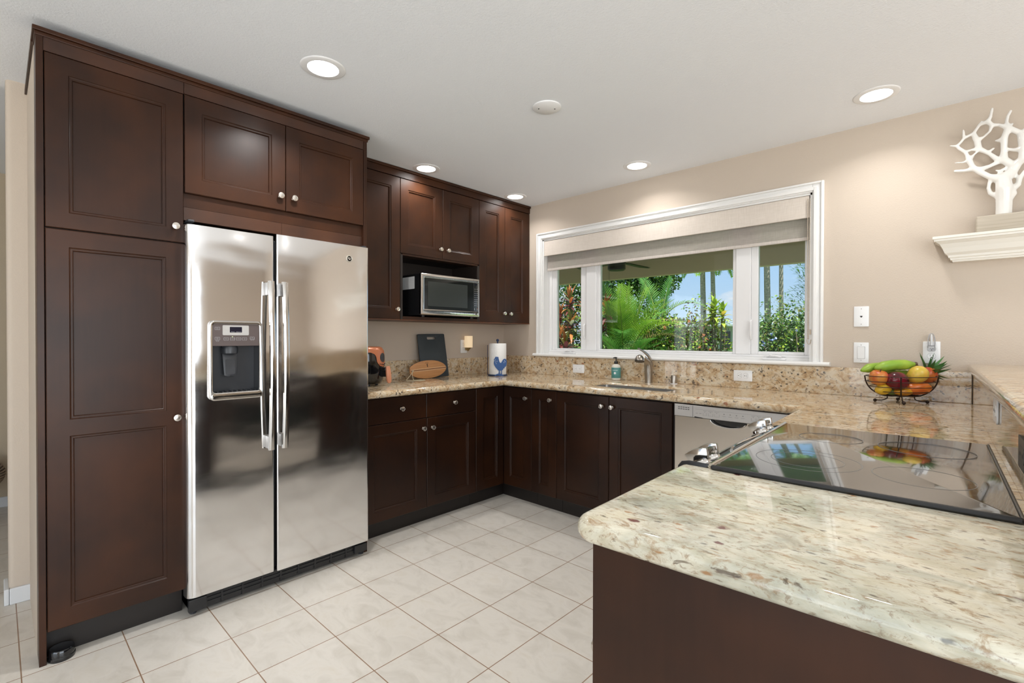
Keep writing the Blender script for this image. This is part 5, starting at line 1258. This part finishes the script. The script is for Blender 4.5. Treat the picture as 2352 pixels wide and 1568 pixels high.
fruit('rust_mango', 'rust red mango behind the yellow squash', .139, .020, 1.060, (.040, .038, .042), 'redmango', 'mango')
fruit('papaya', 'smooth orange papaya lying low at the right of the basket', .086, -.028, .997, (.032, .032, .062), 'papaya', 'papaya', (1.5, .1), [(.001, -1), (.4, -.94), (.8, -.68), (1, -.2), (.97, .25), (.78, .68), (.42, .93), (.001, 1)])
fruit('lemon', 'yellow lemon under the apple at the left of the basket', -.088, -.010, .992, (.030, .030, .042), 'lemon', 'lemon', (1.35, 0), [(.001, -1.05), (.15, -.98), (.45, -.85), (.85, -.45), (1, 0), (.85, .45), (.45, .85), (.15, .98), (.001, 1.05)])
fruit('golden_pear', 'golden fruit low in the middle under the red mango', .012, -.024, .980, (.046, .030, .021), 'tanger', 'fruit')
fruit('avocado', 'dark green avocado at the bottom between the lemon and the golden fruit', -.046, .004, .980, (.034, .028, .021), 'avocado', 'avocado')
def banana(label, pts, rad):
    o = FB(*pts[0]); t = thing('green_banana', label, 'banana', tuple(o), local=True)
    sp = [FB(*p) - o for p in spline([Vector(p) for p in pts], 5)]; n = len(sp)
    rr = [rad * min(1, .22 + 3.4 * i / n) * (1 if i < n * .72 else max(.36, 1 - (i / n - .72) * 2.9)) for i in range(n)]
    mb = MB(); mb.tube(sp, rr, 7); part('peel', mb, M['banana'], t, angle=60)
    mb = MB(); mb.tube([sp[-1], sp[-1] + (sp[-1] - sp[-3]) * .8], [rad * .36, rad * .40], 7); part('stem', mb, M['bananaend'], t)
banana('large green banana lying on top of the basket', [(-.125, .012, 1.094), (-.085, .010, 1.103), (-.03, .008, 1.112), (.03, .008, 1.114), (.075, .010, 1.117)], .027)
banana('green banana behind the top banana with its tip past the left rim', [(-.167, .05, 1.080), (-.125, .055, 1.092), (-.07, .06, 1.098), (.0, .06, 1.100), (.05, .05, 1.104)], .024)
banana('green banana tucked under the top banana behind the red mango', [(-.085, .035, 1.052), (-.04, .036, 1.060), (.01, .036, 1.064), (.05, .03, 1.066), (.075, .025, 1.068)], .019)
t = thing('pineapple', 'small pineapple with a spiky green crown at the right rim of the basket', 'pineapple', tuple(FB(.10, .055, 1.03)), local=True)
o = FB(.10, .055, 1.03); ax_ = (BR * .86 + Vector((0, 0, .45)) - BF * .08).normalized(); ce = FB(.160, .03, 1.072) - o
mb = MB(); mb.ball((0, 0, 0), (.036, .036, .052), n=18, m=12, M=Vector((0, 0, 1)).rotation_difference(ax_).to_matrix().to_4x4()); part('body', mb, M['pineskin'], t)
mb = MB(); up_ = Vector((0, 0, 1)); rnd = random.Random(4)
for i in range(26):
    a = i * 2.4; tt = i / 25; op = .25 + 1.25 * (1 - tt); L = .078 + .026 * math.sin(i * 1.7) ** 2
    s1_ = ax_.orthogonal().normalized(); s2_ = ax_.cross(s1_); d_ = (s1_ * math.cos(a) + s2_ * math.sin(a)); dr_ = (ax_ * math.cos(op) + d_ * math.sin(op)).normalized(); sd = dr_.cross(ax_).normalized()
    vs = []; fs = []
    for j in range(6):
        q = j / 5; w = .0125 * (1 - q ** 1.6) + .0004; c_ = ce + dr_ * L * q + ax_ * (-.010 * q * q if tt < .6 else .008 * q * q) + up_ * .012 * q * q
        nrm_ = dr_.cross(sd)
        vs += [c_ - sd * w, c_ - nrm_ * w * .28 , c_ + sd * w]
    for j in range(5): fs += [(j * 3, j * 3 + 1, j * 3 + 4, j * 3 + 3), (j * 3 + 1, j * 3 + 2, j * 3 + 5, j * 3 + 4)]
    mb.add(vs, fs, 0, True)
part('crown', mb, M['pineleaf'], t, 'spiky green leaf crown')

# ------------------------------------------------------------------ ceiling fixtures
def can(label, x, y, watts):
    t = thing('recessed_light', label, 'ceiling light', (x, y, H), group=None)
    mb = MB(); mb.lathe([(.0640, H - .0008), (.0655, H - .0050), (.0890, H - .0046), (.0935, H - .0026), (.095, H - .0004)], 48, Matrix.Translation((x, y, 0))); part('trim_ring', mb, M['lamp_white'], t)
    mb = MB(); mb.lathe([(.0640, H - .0012), (.001, H - .0014)], 40, Matrix.Translation((x, y, 0))); part('lens', mb, M['lens'], t, 'glowing white lens')
    lamp('recessed_light_bulb', 'AREA', (x, y, H - .010), watts, (1.0, .985, .97), size=.11, direction=(0, 0, -1), spread=R(140)).parent = None
can('recessed ceiling light in front of the cabinet over the refrigerator', 1.163, -2.343, 6.5)
can('recessed ceiling light beside the upper cabinet next to the refrigerator', .461, -1.258, 2.2)
can('recessed ceiling light in the corner above the narrow upper cabinet doors', .457, -.331, 2.0)
can('recessed ceiling light above the sink window', 1.576, -.298, 1.9)
can('recessed ceiling light at the upper right near the coral shelf', 2.916, -.386, 2.4)
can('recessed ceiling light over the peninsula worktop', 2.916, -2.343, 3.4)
can('added unseen ceiling light over the dining side of the bar', 4.60, -1.30, 9.0)  # unseen lamp, added to brighten what the refrigerator doors reflect
t = thing('ceiling_cover_plate', 'round white blank cover plate on the ceiling between the lights', 'ceiling plate', (1.657, -1.386, H))
mb = MB(); mb.lathe([(.074, H - .0003), (.073, H - .005), (.067, H - .009), (.001, H - .010)], 40, Matrix.Translation((1.657, -1.386, 0))); part('disc', mb, M['lamp_white'], t)
for s in (-1, 1):
    mb = MB(); mb.lathe([(.0035, H - .0098), (.0035, H - .0112), (.001, H - .0112)], 10, Matrix.Translation((1.657 + s * .030, -1.386 + s * .029, 0))); part('screw', mb, M['slot'], t)

# rattan ottoman glimpsed in the hall
t = thing('rattan_ottoman', 'round woven rattan ottoman in the hall at the left edge', 'ottoman', (-1.6, -3.52, 0))
mb = MB(); mb.lathe([(.08, .20), (.15, .215), (.195, .26), (.215, .31), (.195, .37), (.15, .41), (.08, .425), (.001, .428)], 32, Matrix.Translation((-1.6, -3.52, 0)))
for i in range(13): z = .215 + i * .0165; r = .03 + .19 * math.sqrt(max(0.02, 1 - ((z - .312) / .125) ** 2)); mb.tube([(-1.6 + r * math.cos(R(15 * j)), -3.52 + r * math.sin(R(15 * j)), z) for j in range(24)], .006, 6, closed=True)
part('seat', mb, M['rattan'], t)
for a in (45, 135, 225, 315):
    mb = MB(); mb.tube([(-1.6 + .12 * math.cos(R(a)), -3.52 + .12 * math.sin(R(a)), .22), (-1.6 + .15 * math.cos(R(a)), -3.52 + .15 * math.sin(R(a)), 0)], .014, 8); part('leg', mb, M['rattan'], t)
# ------------------------------------------------------------------ outside: lanai, garden, neighbours
mb = MB(); mb.box(-8, 10, .2, 3.3, -.20, -.10); struct('patio_floor', mb, M['concrete'])
mb = MB(); mb.box(-60, 60, 3.3, 90, -.40, -.125); struct('lawn_ground', mb, M['lawn'])
mb = MB(); mb.box(-60, 60, -60, .2, -.40, -.125); struct('yard_ground', mb, M['concrete'])
mb = MB(); mb.box(-8, 10, .2, 2.405, 2.262, 2.60); struct('ceiling_lanai', mb, M['lanai_green'])
mb = MB(); mb.box(-8, 10, 2.40, 2.51, 2.040, 2.60); struct('beam_lanai', mb, M['beam'])
for x in (-3.9, 5.6):
    mb = MB(); mb.box(x - .09, x + .09, 2.39, 2.53, -.1, 2.045); struct('column_lanai', mb, M['beam'])
t = thing('ceiling_fan', 'dark bronze ceiling fan under the lanai roof outside the window', 'ceiling fan', (.395, 1.4, 2.262))
Tf = Matrix.Translation((.395, 1.4, 0))
mb = MB(); mb.lathe([(.06, 2.2615), (.06, 2.23), (.03, 2.215), (.03, 2.18), (.085, 2.17), (.100, 2.15), (.100, 2.075)], 28, Tf); part('motor', mb, M['fan'], t)
mb = MB(); mb.lathe([(.096, 2.074), (.098, 2.01), (.085, 1.998), (.001, 1.995)], 28, Tf); part('light_cap', mb, M['fan'], t)
for i in range(5):
    a = R(18 + 72 * i); Tb_ = Tf @ Matrix.Rotation(a, 4, 'Z') @ Matrix.Rotation(R(8), 4, 'X')
    mb = MB(); zz = 2.095
    mb.add([Vector((.09, -.02, 0)), Vector((.09, .02, 0)), Vector((.22, .065, 0)), Vector((.66, .075, 0)), Vector((.69, .0, 0)), Vector((.66, -.075, 0)), Vector((.22, -.065, 0))], [(0, 1, 2, 3, 4, 5, 6)], 0, False, Matrix.Translation((0, 0, zz)) @ Tb_)
    mb.add([v for v in [Vector((.09, -.02, .008)), Vector((.09, .02, .008)), Vector((.22, .065, .008)), Vector((.66, .075, .008)), Vector((.69, .0, .008)), Vector((.66, -.075, .008)), Vector((.22, -.065, .008))]], [(0, 1, 2, 3, 4, 5, 6)], 0, False, Matrix.Translation((0, 0, zz)) @ Tb_)
    part('blade', mb, M['fan'], t)
mb = MB(); mb.tube([(.318, 1.372, 2.0), (.318, 1.372, 1.83)], .0016, 5); mb.ball((.318, 1.372, 1.822), .008, n=8, m=6); part('pull_chain', mb, M['fan'], t)

# ---- plants
rp = random.Random(11)
def strip(mb, base, dirv, up, L, w, droop, mi, seg=5, fold=.25, tip=1.5):
    d = dirv.normalized(); side = d.cross(up)
    side = side.normalized() if side.length > 1e-4 else d.orthogonal().normalized()
    vs = []; fs = []; p = Vector(base); dd = d.copy()
    for j in range(seg + 1):
        q = j / seg; ww = w * (math.sin(math.pi * (min(1, .12 + .88 * q)) ** .8) if q < 1 else 0.02) if tip < 0 else w * (1 - q ** tip) * min(1, .35 + q * 3)
        n_ = side.cross(dd).normalized()
        vs += [p - side * ww + n_ * ww * fold, p.copy(), p + side * ww + n_ * ww * fold]
        p = p + dd * (L / seg); dd = (dd + Vector((0, 0, -droop / seg))).normalized()
    for j in range(seg): fs += [(j * 3, j * 3 + 1, j * 3 + 4, j * 3 + 3), (j * 3 + 1, j * 3 + 2, j * 3 + 5, j * 3 + 4)]
    mb.add(vs, fs, mi, True)
def plant(name, label, cat, x, y, group=None): return thing(name, label, cat, (x, y, -.12), group=group)
Z0G = -.12
def ti_plant(label, x, y, h, mats, heads, L=.30, w=.034):
    t = plant('ti_plant', label, 'plant', x, y); st = MB(); lf = MB()
    for (dx, dy, hz) in heads:
        tip = Vector((x + dx, y + dy, Z0G + h * hz)); st.tube(spline([(x + dx * .3, y + dy * .3, Z0G), ((x + dx * .7), (y + dy * .7), Z0G + h * hz * .5), tip], 4), .013, 6)
        n = 26
        for i in range(n):
            q = i / (n - 1); a = i * 2.4 + rp.random() * .5; el = R(82 - 95 * q + rp.uniform(-10, 10))
            b = tip - Vector((0, 0, q * .26)); d = Vector((math.cos(a) * math.cos(el), math.sin(a) * math.cos(el), math.sin(el)))
            mi = rp.choice([0, 0, 1]) if q < .22 else rp.choice([0, 1, 1, 2, 2, 3] if len(mats) > 3 else list(range(len(mats))))
            strip(lf, b, d, Vector((0, 0, 1)), L * rp.uniform(.75, 1.1), w * rp.uniform(.8, 1.15), .7 + .6 * q, mi, 6, .3, -1)
    part('stem', st, M['stem'], t); part('foliage', lf, [M[k] for k in mats], t); return t
TI = ['lf_or', 'lf_olive', 'lf_bur', 'lf_sage']
ti_plant('tall orange and burgundy ti plant seen through the left window pane', -2.16, 4.0, 2.10, TI, [(0, 0, 1), (.10, -.1, .80), (-.12, .05, .66)])
ti_plant('orange tipped ti plant at the right edge of the left window pane', -1.93, 4.15, 1.95, TI, [(0, 0, 1), (-.05, .1, .72), (.08, -.1, .62)])
ti_plant('low burgundy ti plant at the left edge of the left window pane', -2.46, 4.1, 1.80, TI, [(0, 0, 1), (.12, -.1, .78), (.05, .1, .62)])
ti_plant('low mixed red and green ti plant at the bottom of the left window pane', -2.10, 3.6, 1.42, TI, [(0, 0, 1), (.14, 0, .9), (-.13, .05, .92)])
ti_plant('orange ti plant peeping beside the left edge of the centre pane', -1.75, 4.6, 1.98, TI, [(0, 0, 1), (-.1, 0, .8)])
ti_plant('lime and yellow ti plant standing above the flowering shrubs', .02, 5.3, 2.02, ['lf_lime', 'lf_lime', 'lf_yel'], [(0, 0, .97), (.13, 0, .92), (-.08, .1, .93)], .20, .034)

def frond(lf, stm, base, az, el, L, droop, mi, nl=26, ll=.34, lw=.016, twist=.0, hang=.5):
    d = Vector((math.cos(az) * math.cos(el), math.sin(az) * math.cos(el), math.sin(el))); p = Vector(base); pts = [p.copy()]; dd = d.copy(); seg = 14
    for j in range(seg): p = p + dd * (L / seg); dd = (dd + Vector((0, 0, -droop / seg))).normalized(); pts.append(p.copy())
    stm.tube(pts, [.012 * (1 - .8 * j / seg) for j in range(seg + 1)], 5)
    for k in range(nl):
        q = .16 + .84 * k / (nl - 1); f_ = q * seg; j = min(int(f_), seg - 1); c = pts[j].lerp(pts[j + 1], f_ - j); tg = (pts[j + 1] - pts[j]).normalized()
        sd = tg.cross(Vector((0, 0, 1)));
        sd = sd.normalized() if sd.length > 1e-3 else Vector((1, 0, 0)); up_ = sd.cross(tg)
        for s in (-1, 1):
            dl_ = (sd * s * .8 + tg * (.55 + .5 * q) + up_ * .30).normalized(); l_ = ll * (math.sin(math.pi * min(.97, .18 + q * .78)) ** .7)
            strip(lf, c, dl_, up_, l_ * rp.uniform(.9, 1.08), lw, hang * rp.uniform(.7, 1.3), mi, 3, .2, 1.8)
def areca(label, x, y, fronds, mats, name='areca_palm'):
    t = plant(name, label, 'palm', x, y); lf = MB(); st = MB()
    for (dx, dy, zb, az, el, L, dr, mi, ll) in fronds: frond(lf, st, (x + dx, y + dy, zb), R(az), R(el), L, dr, mi, 26, ll)
    for k in range(6): a = k * 1.05; st.tube([(x + .14 * math.cos(a), y + .14 * math.sin(a), Z0G), (x + .1 * math.cos(a), y + .1 * math.sin(a), .9)], .025, 6)
    part('stem', st, M['stem_g'], t); part('fronds', lf, [M[k] for k in mats], t); return t
areca('bright green areca palm filling the left half of the centre window pane', -1.62, 5.0,
      [(0, 0, .9, 95, 84, 1.35, .55, 0, .36), (.05, 0, .9, 60, 76, 1.40, .8, 0, .38), (-.05, 0, .9, 150, 74, 1.35, .8, 0, .36), (.1, -.05, .9, 20, 66, 1.35, 1.0, 0, .36), (-.1, -.05, .9, 200, 66, 1.25, 1.2, 0, .34),
       (.05, -.1, .8, -60, 60, 1.25, 1.6, 1, .36), (-.05, -.1, .8, -110, 58, 1.20, 1.6, 1, .36), (.12, -.1, .75, -20, 48, 1.25, 1.7, 1, .36), (-.12, -.1, .75, 215, 48, 1.15, 1.8, 1, .34), (.1, -.15, .6, -45, 40, 1.1, 1.6, 1, .34), (-.1, -.15, .6, -130, 40, 1.1, 1.6, 1, .34), (0, -.15, .6, -88, 42, 1.05, 1.5, 1, .34),
       (.1, 0, .85, 0, 72, 1.3, 1.2, 0, .36), (.0, .1, .9, 110, 70, 1.35, .7, 1, .36), (.15, 0, .8, -5, 58, 1.2, 1.6, 2, .36), (.1, .05, .9, 40, 80, 1.5, .5, 0, .38), (-.1, 0, .85, 170, 80, 1.35, .5, 0, .36), (0, -.1, .85, -75, 74, 1.2, 1.2, 0, .36)] + [(.25 * math.cos(k * 2.4), .2 * math.sin(k * 2.4), .75 + .02 * k, k * 137.5, 52 + (k * 29) % 34, 1.15 + .03 * (k % 9), .8 + .12 * (k % 7), 0 if k % 3 else 1, .33) for k in range(16)], ['lf_palm', 'lf_palm_d', 'lf_tan'])
areca('low dark areca palm in front of the bright one in the centre pane', -1.22, 4.4,
      [(0, 0, .55, az, el, 1.0, dr, 0, .32) for az, el, dr in ((0, 50, 1.5), (40, 62, 1.2), (-40, 45, 1.6), (-80, 50, 1.5), (-120, 45, 1.6), (180, 50, 1.5), (140, 60, 1.2), (90, 70, 1.0), (-100, 66, 1.2), (215, 38, 1.6), (-20, 66, 1.3))], ['lf_palm_d'])
areca('areca palm with arching drooping fronds in front of the sky', -1.0, 6.2,
      [(-.45, 0, 1.5, 5, 64, 1.35, 2.5, 0, .26), (-.5, 0, 1.5, 150, 74, 1.4, 1.4, 1, .30), (-.5, .1, 1.3, 80, 80, 1.3, .9, 1, .28), (-.5, 0, 1.4, 200, 62, 1.3, 1.8, 1, .30), (-.4, -.1, 1.3, -40, 58, 1.0, 2.2, 2, .26), (-.45, 0, 1.35, 20, 50, 1.1, 2.2, 1, .26)], ['lf_palm', 'lf_palm_d', 'lf_tan'])

def bush(name, label, cat, x, y, z0, rx, ry, rz, n, size, mats, weights, flowers=(), branches=0, seedz=0, lumpy=.35, aspect=.45):
    t = plant(name, label, cat, x, y); lf = MB(); c = Vector((x, y, z0)); ms = []
    ks = list(range(len(mats)))
    for i in range(n):
        u = rp.random() ** .45; a = rp.uniform(0, 2 * math.pi); zz = rp.uniform(-1, 1); s_ = math.sqrt(1 - zz * zz)
        lump = 1 + lumpy * math.sin(3.1 * a + seedz) * math.sin(2.7 * zz * 2 + 1.3 + seedz)
        p = c + Vector((rx * s_ * math.cos(a), ry * s_ * math.sin(a), rz * zz)) * u * lump
        if p.z < Z0G + .05: continue
        d = Vector((rp.uniform(-1, 1), rp.uniform(-1, 1), rp.uniform(-.2, 1)))
        strip(lf, p, d, Vector((rp.uniform(-1, 1), rp.uniform(-1, 1), 1)), size * rp.uniform(.7, 1.3), size * aspect * rp.uniform(.7, 1.2), .4, rp.choices(ks, weights)[0], 2, .2, -1)
    part('foliage', lf, [M[k] for k in mats], t)
    st = MB()
    for i in range(max(branches, 5)):
        a = rp.uniform(0, 6.28); rr = rp.uniform(.2, .95); tp = c + Vector((rx * rr * math.cos(a), ry * rr * math.sin(a), rz * rp.uniform(.1, .8)))
        b = Vector((x + rx * .3 * math.cos(a), y + ry * .3 * math.sin(a), Z0G)); mid = b.lerp(tp, .5) + Vector((rp.uniform(-.1, .1), rp.uniform(-.1, .1), 0)); st.tube(spline([b, mid, tp], 3), [.014 - .0017 * k for k in range(7)], 5)
    part('branches', st, M['stem'], t)
    for nm, mt, cnt, sz in flowers:
        fl = MB()
        for i in range(cnt):
            a = rp.uniform(-2.6, -.5); zz = rp.uniform(-.75, .6); s_ = math.sqrt(1 - zz * zz); p = c + Vector((rx * s_ * math.cos(a), ry * s_ * math.sin(a), rz * zz)) * rp.uniform(.88, 1.02)
            for k in range(6): strip(fl, p, Vector((rp.uniform(-1, 1), rp.uniform(-1, 1), rp.uniform(-.3, 1))), Vector((0, 0, 1)), sz, sz * .4, .2, 0, 2, .2, -1)
        part('flowers', fl, M[mt], t, nm)
    return t
bush('flowering_shrub', 'lime green leafy shrub with orange blooms right of the areca palm', 'shrub', -1.02, 5.4, 1.02, .60, .5, .76, 4200, .046, ['lf_lime', 'lf_mid', 'lf_dark', 'lf_brown'], [4, 4, 2, 1], (('coral orange flower clusters', 'fl_orange', 18, .055), ('small yellow flowers', 'fl_yel', 8, .05)), 26, .4)
bush('flowering_shrub', 'twiggy shrub with dark bronze leaves in the middle of the centre pane', 'shrub', -.36, 5.6, 1.05, .58, .45, .80, 3000, .046, ['lf_brown', 'lf_mid', 'lf_lime', 'lf_olive'], [4, 4, 3, 2], (('coral orange flower clusters', 'fl_orange', 16, .055), ('red flowers', 'fl_red', 4, .045)), 40, 1.2)
bush('flowering_shrub', 'small green shrub with red flowers at the bottom of the centre pane', 'shrub', -.30, 4.7, .62, .75, .40, .60, 2000, .046, ['lf_mid', 'lf_lime', 'lf_dark'], [4, 2, 2], (('red flowers', 'fl_red', 10, .04),), 16, 2.2)
bush('rounded_shrub', 'pale yellow green rounded shrub in front of the neighbouring house', 'shrub', .36, 7.0, .84, .45, .4, .50, 2200, .045, ['lf_lime', 'lf_sage', 'lf_yel'], [3, 4, 1], (), 8, .8)
bush('plumbago_bush', 'dark green plumbago bush with pale blue flowers in the right window pane', 'shrub', 1.42, 4.5, .93, .55, .45, .72, 5200, .040, ['lf_dark', 'lf_mid', 'lf_lime'], [8, 3, 1], (('pale blue flower heads', 'fl_blue', 40, .040),), 20, .2)
bush('rounded_shrub', 'sage leaved shrub behind the plumbago at the left of the right pane', 'shrub', 1.08, 5.2, 1.15, .45, .4, .64, 2200, .05, ['lf_sage', 'lf_mid', 'lf_olive'], [3, 4, 2], (), 22, 1.9)
bush('rounded_shrub', 'glossy dark shrub at the right end of the garden bed', 'shrub', 1.95, 5.3, 1.1, .60, .5, .82, 2600, .055, ['lf_dark', 'lf_mid'], [5, 3], (), 14, 2.9)
def tree(label, x, y, h, crown, mats, w, n, size, name='broadleaf_tree'):
    t = plant(name, label, 'tree', x, y); tr = MB(); tr.tube(spline([(x, y, Z0G), (x + .1, y, h * .4), (x, y, h * .8)], 4), [.16 - .012 * k for k in range(9)], 8); part('trunk', tr, M['stem'], t); lf = MB()
    for (cx, cy, cz, rx, ry, rz) in crown:
        for i in range(n):
            u = rp.random() ** .4; a = rp.uniform(0, 6.283); zz = rp.uniform(-1, 1); s_ = math.sqrt(1 - zz * zz)
            p = Vector((x + cx + rx * s_ * math.cos(a) * u, y + cy + ry * s_ * math.sin(a) * u, cz + rz * zz * u))
            strip(lf, p, Vector((rp.uniform(-1, 1), rp.uniform(-1, 1), rp.uniform(-.8, .6))), Vector((rp.uniform(-1, 1), 0, 1)), size * rp.uniform(.7, 1.3), size * .32, .5, rp.choices(range(len(mats)), w)[0], 2, .2, -1)
    part('crown', lf, [M[k] for k in mats], t); return t
tree('dark leafy tree behind the ti plants at the far left of the view', -4.9, 7.6, 3.4, [(0, 0, 2.0, 1.3, .9, 1.3), (.9, .2, 2.6, 1.0, .8, .8), (-.8, 0, 1.2, 1.2, .8, 1.2)], ['lf_dark', 'lf_mid'], [5, 2], 2600, .10)
tree('dark leafy tree behind the bright areca palm', -3.3, 8.2, 3.4, [(0, 0, 2.0, 1.0, .8, 1.2), (.5, .2, 2.75, .8, .7, .5), (-.5, 0, 1.1, 1.0, .7, 1.1)], ['lf_dark', 'lf_mid', 'lf_palm_d'], [4, 3, 1], 2400, .10)
# conifer on the right
t = plant('conifer_tree', 'feathery green conifer at the right edge of the right window pane', 'tree', 1.18, 8.0); tr = MB(); tr.tube([(1.18, 8.0, Z0G), (1.18, 8.0, 3.8)], [.10, .02], 8); part('trunk', tr, M['stem'], t); lf = MB()
for i in range(7500):
    q = rp.random() ** .75; z = .5 + 3.4 * q; rmax = .95 * (1 - q) ** .8 + .10; a = rp.uniform(0, 6.283); r_ = rmax * rp.random() ** .5; wob = 1 + .25 * math.sin(z * 7 + a * 2)
    p = Vector((1.18 + r_ * wob * math.cos(a), 8 + r_ * wob * math.sin(a), z)); strip(lf, p, Vector((math.cos(a) + rp.uniform(-.8, .8), math.sin(a) + rp.uniform(-.8, .8), rp.uniform(-.2, .8))), Vector((0, 0, 1)), rp.uniform(.06, .13), .016, .3, rp.choice([0, 0, 1, 2]), 2, .2, 1.5)
part('crown', lf, [M['lf_palm_d'], M['lf_mid'], M['lf_dark']], t)
def tall_palm(label, x, y, h, r0, r1, lean_, fr, drop=1.0, seed=0):
    t = plant('tall_palm', label, 'palm', x, y); tr = MB(); pts = [(x + lean_ * (1 - k / 8) ** 1.5, y, Z0G + (h - Z0G) * k / 8) for k in range(9)]
    tr.tube(pts, [r0 + (r1 - r0) * k / 8 for k in range(9)], 12); part('trunk', tr, M['trunk'], t); lf = MB(); st = MB()
    for k in range(fr): frond(lf, st, (x, y, h), R(360 * k / fr + seed), R(50 - 75 * ((k * 7) % fr) / fr), 1.9, 1.7 * drop, k % 2, 22, .55, .030, hang=1.2)
    part('frond_stems', st, M['stem_g'], t); part('fronds', lf, [M['lf_palm_d'], M['lf_palm']], t); return t
tall_palm('grey trunked tall palm left of the pair in the centre pane', -3.70, 14, 5.9, .110, .070, .14, 13)
tall_palm('grey trunked tall palm right of the pair in the centre pane', -3.33, 14, 4.75, .095, .065, .16, 13, 1.1, 20)
tall_palm('thick trunked tall palm at the left of the right pane', -1.58, 14, 5.7, .105, .085, .12, 12, 1.0, 10)
tall_palm('slender tall palm in the middle of the right pane', -1.14, 14, 5.2, .075, .055, .05, 12, 1.0, 40)
tall_palm('distant tall palm whose fronds hang just below the lanai beam', -5.7, 15, 5.4, .10, .07, .1, 13, 1.2, 5)
# neighbouring house
t = thing('neighbour_house', 'neighbouring pale house with a standing seam metal roof beyond the shrubs', 'house', (-5.0, 22, -.12))
mb = MB(); mb.box(-8.6, 1.6, 20.0, 25, -.12, 1.86); part('wall', mb, M['housewall'], t)
mb = MB(); mb.add([(-9.0, 19.4, 1.78), (2.0, 19.4, 1.78), (2.0, 22.5, 2.12), (-9.0, 22.5, 2.12), (-9.0, 25.6, 1.78), (2.0, 25.6, 1.78), (-9.0, 19.4, 1.86), (2.0, 19.4, 1.86), (2.0, 22.5, 2.20), (-9.0, 22.5, 2.20), (-9.0, 25.6, 1.86), (2.0, 25.6, 1.86)], [(0, 1, 2, 3), (3, 2, 5, 4), (6, 7, 8, 9), (9, 8, 11, 10), (0, 1, 7, 6), (4, 5, 11, 10), (0, 3, 9, 6), (3, 4, 10, 9), (1, 2, 8, 7), (2, 5, 11, 8)])
for i in range(27): x = -9 + i * .42; mb.add([(x, 19.4, 1.87), (x + .05, 19.4, 1.87), (x + .05, 22.5, 2.21), (x, 22.5, 2.21), (x, 19.4, 1.91), (x + .05, 19.4, 1.91), (x + .05, 22.5, 2.25), (x, 22.5, 2.25)], [(0, 1, 2, 3), (4, 5, 6, 7), (0, 3, 7, 4), (1, 2, 6, 5), (0, 1, 5, 4)])
part('roof', mb, M['roofmetal'], t)
for x0, x1 in ((-5.15, -4.75), (-4.45, -3.9), (-7.5, -6.6), (-3.2, -2.2), (-1.4, -.5)):
    mb = MB(); mb.box(x0, x1, 19.96, 19.999, .7, 1.55); part('window', mb, M['housewin'], t)
for i, (x, y, r) in enumerate(((-9.5, 19, 1.5), (-7.6, 17.5, 1.0), (3.2, 17, 1.4), (5.2, 14, 1.3))):
    bush('distant_shrub', ['dark rounded shrub left of the neighbouring house', 'dark rounded shrub in front of the left part of the neighbouring house', 'dark rounded shrub beyond the right end of the lawn', 'dark rounded shrub at the far right of the garden'][i], 'shrub', x, y, .7, r, r * .8, 1.1, 700, .2, ['lf_dark', 'lf_mid'], [4, 2], (), 6, i)
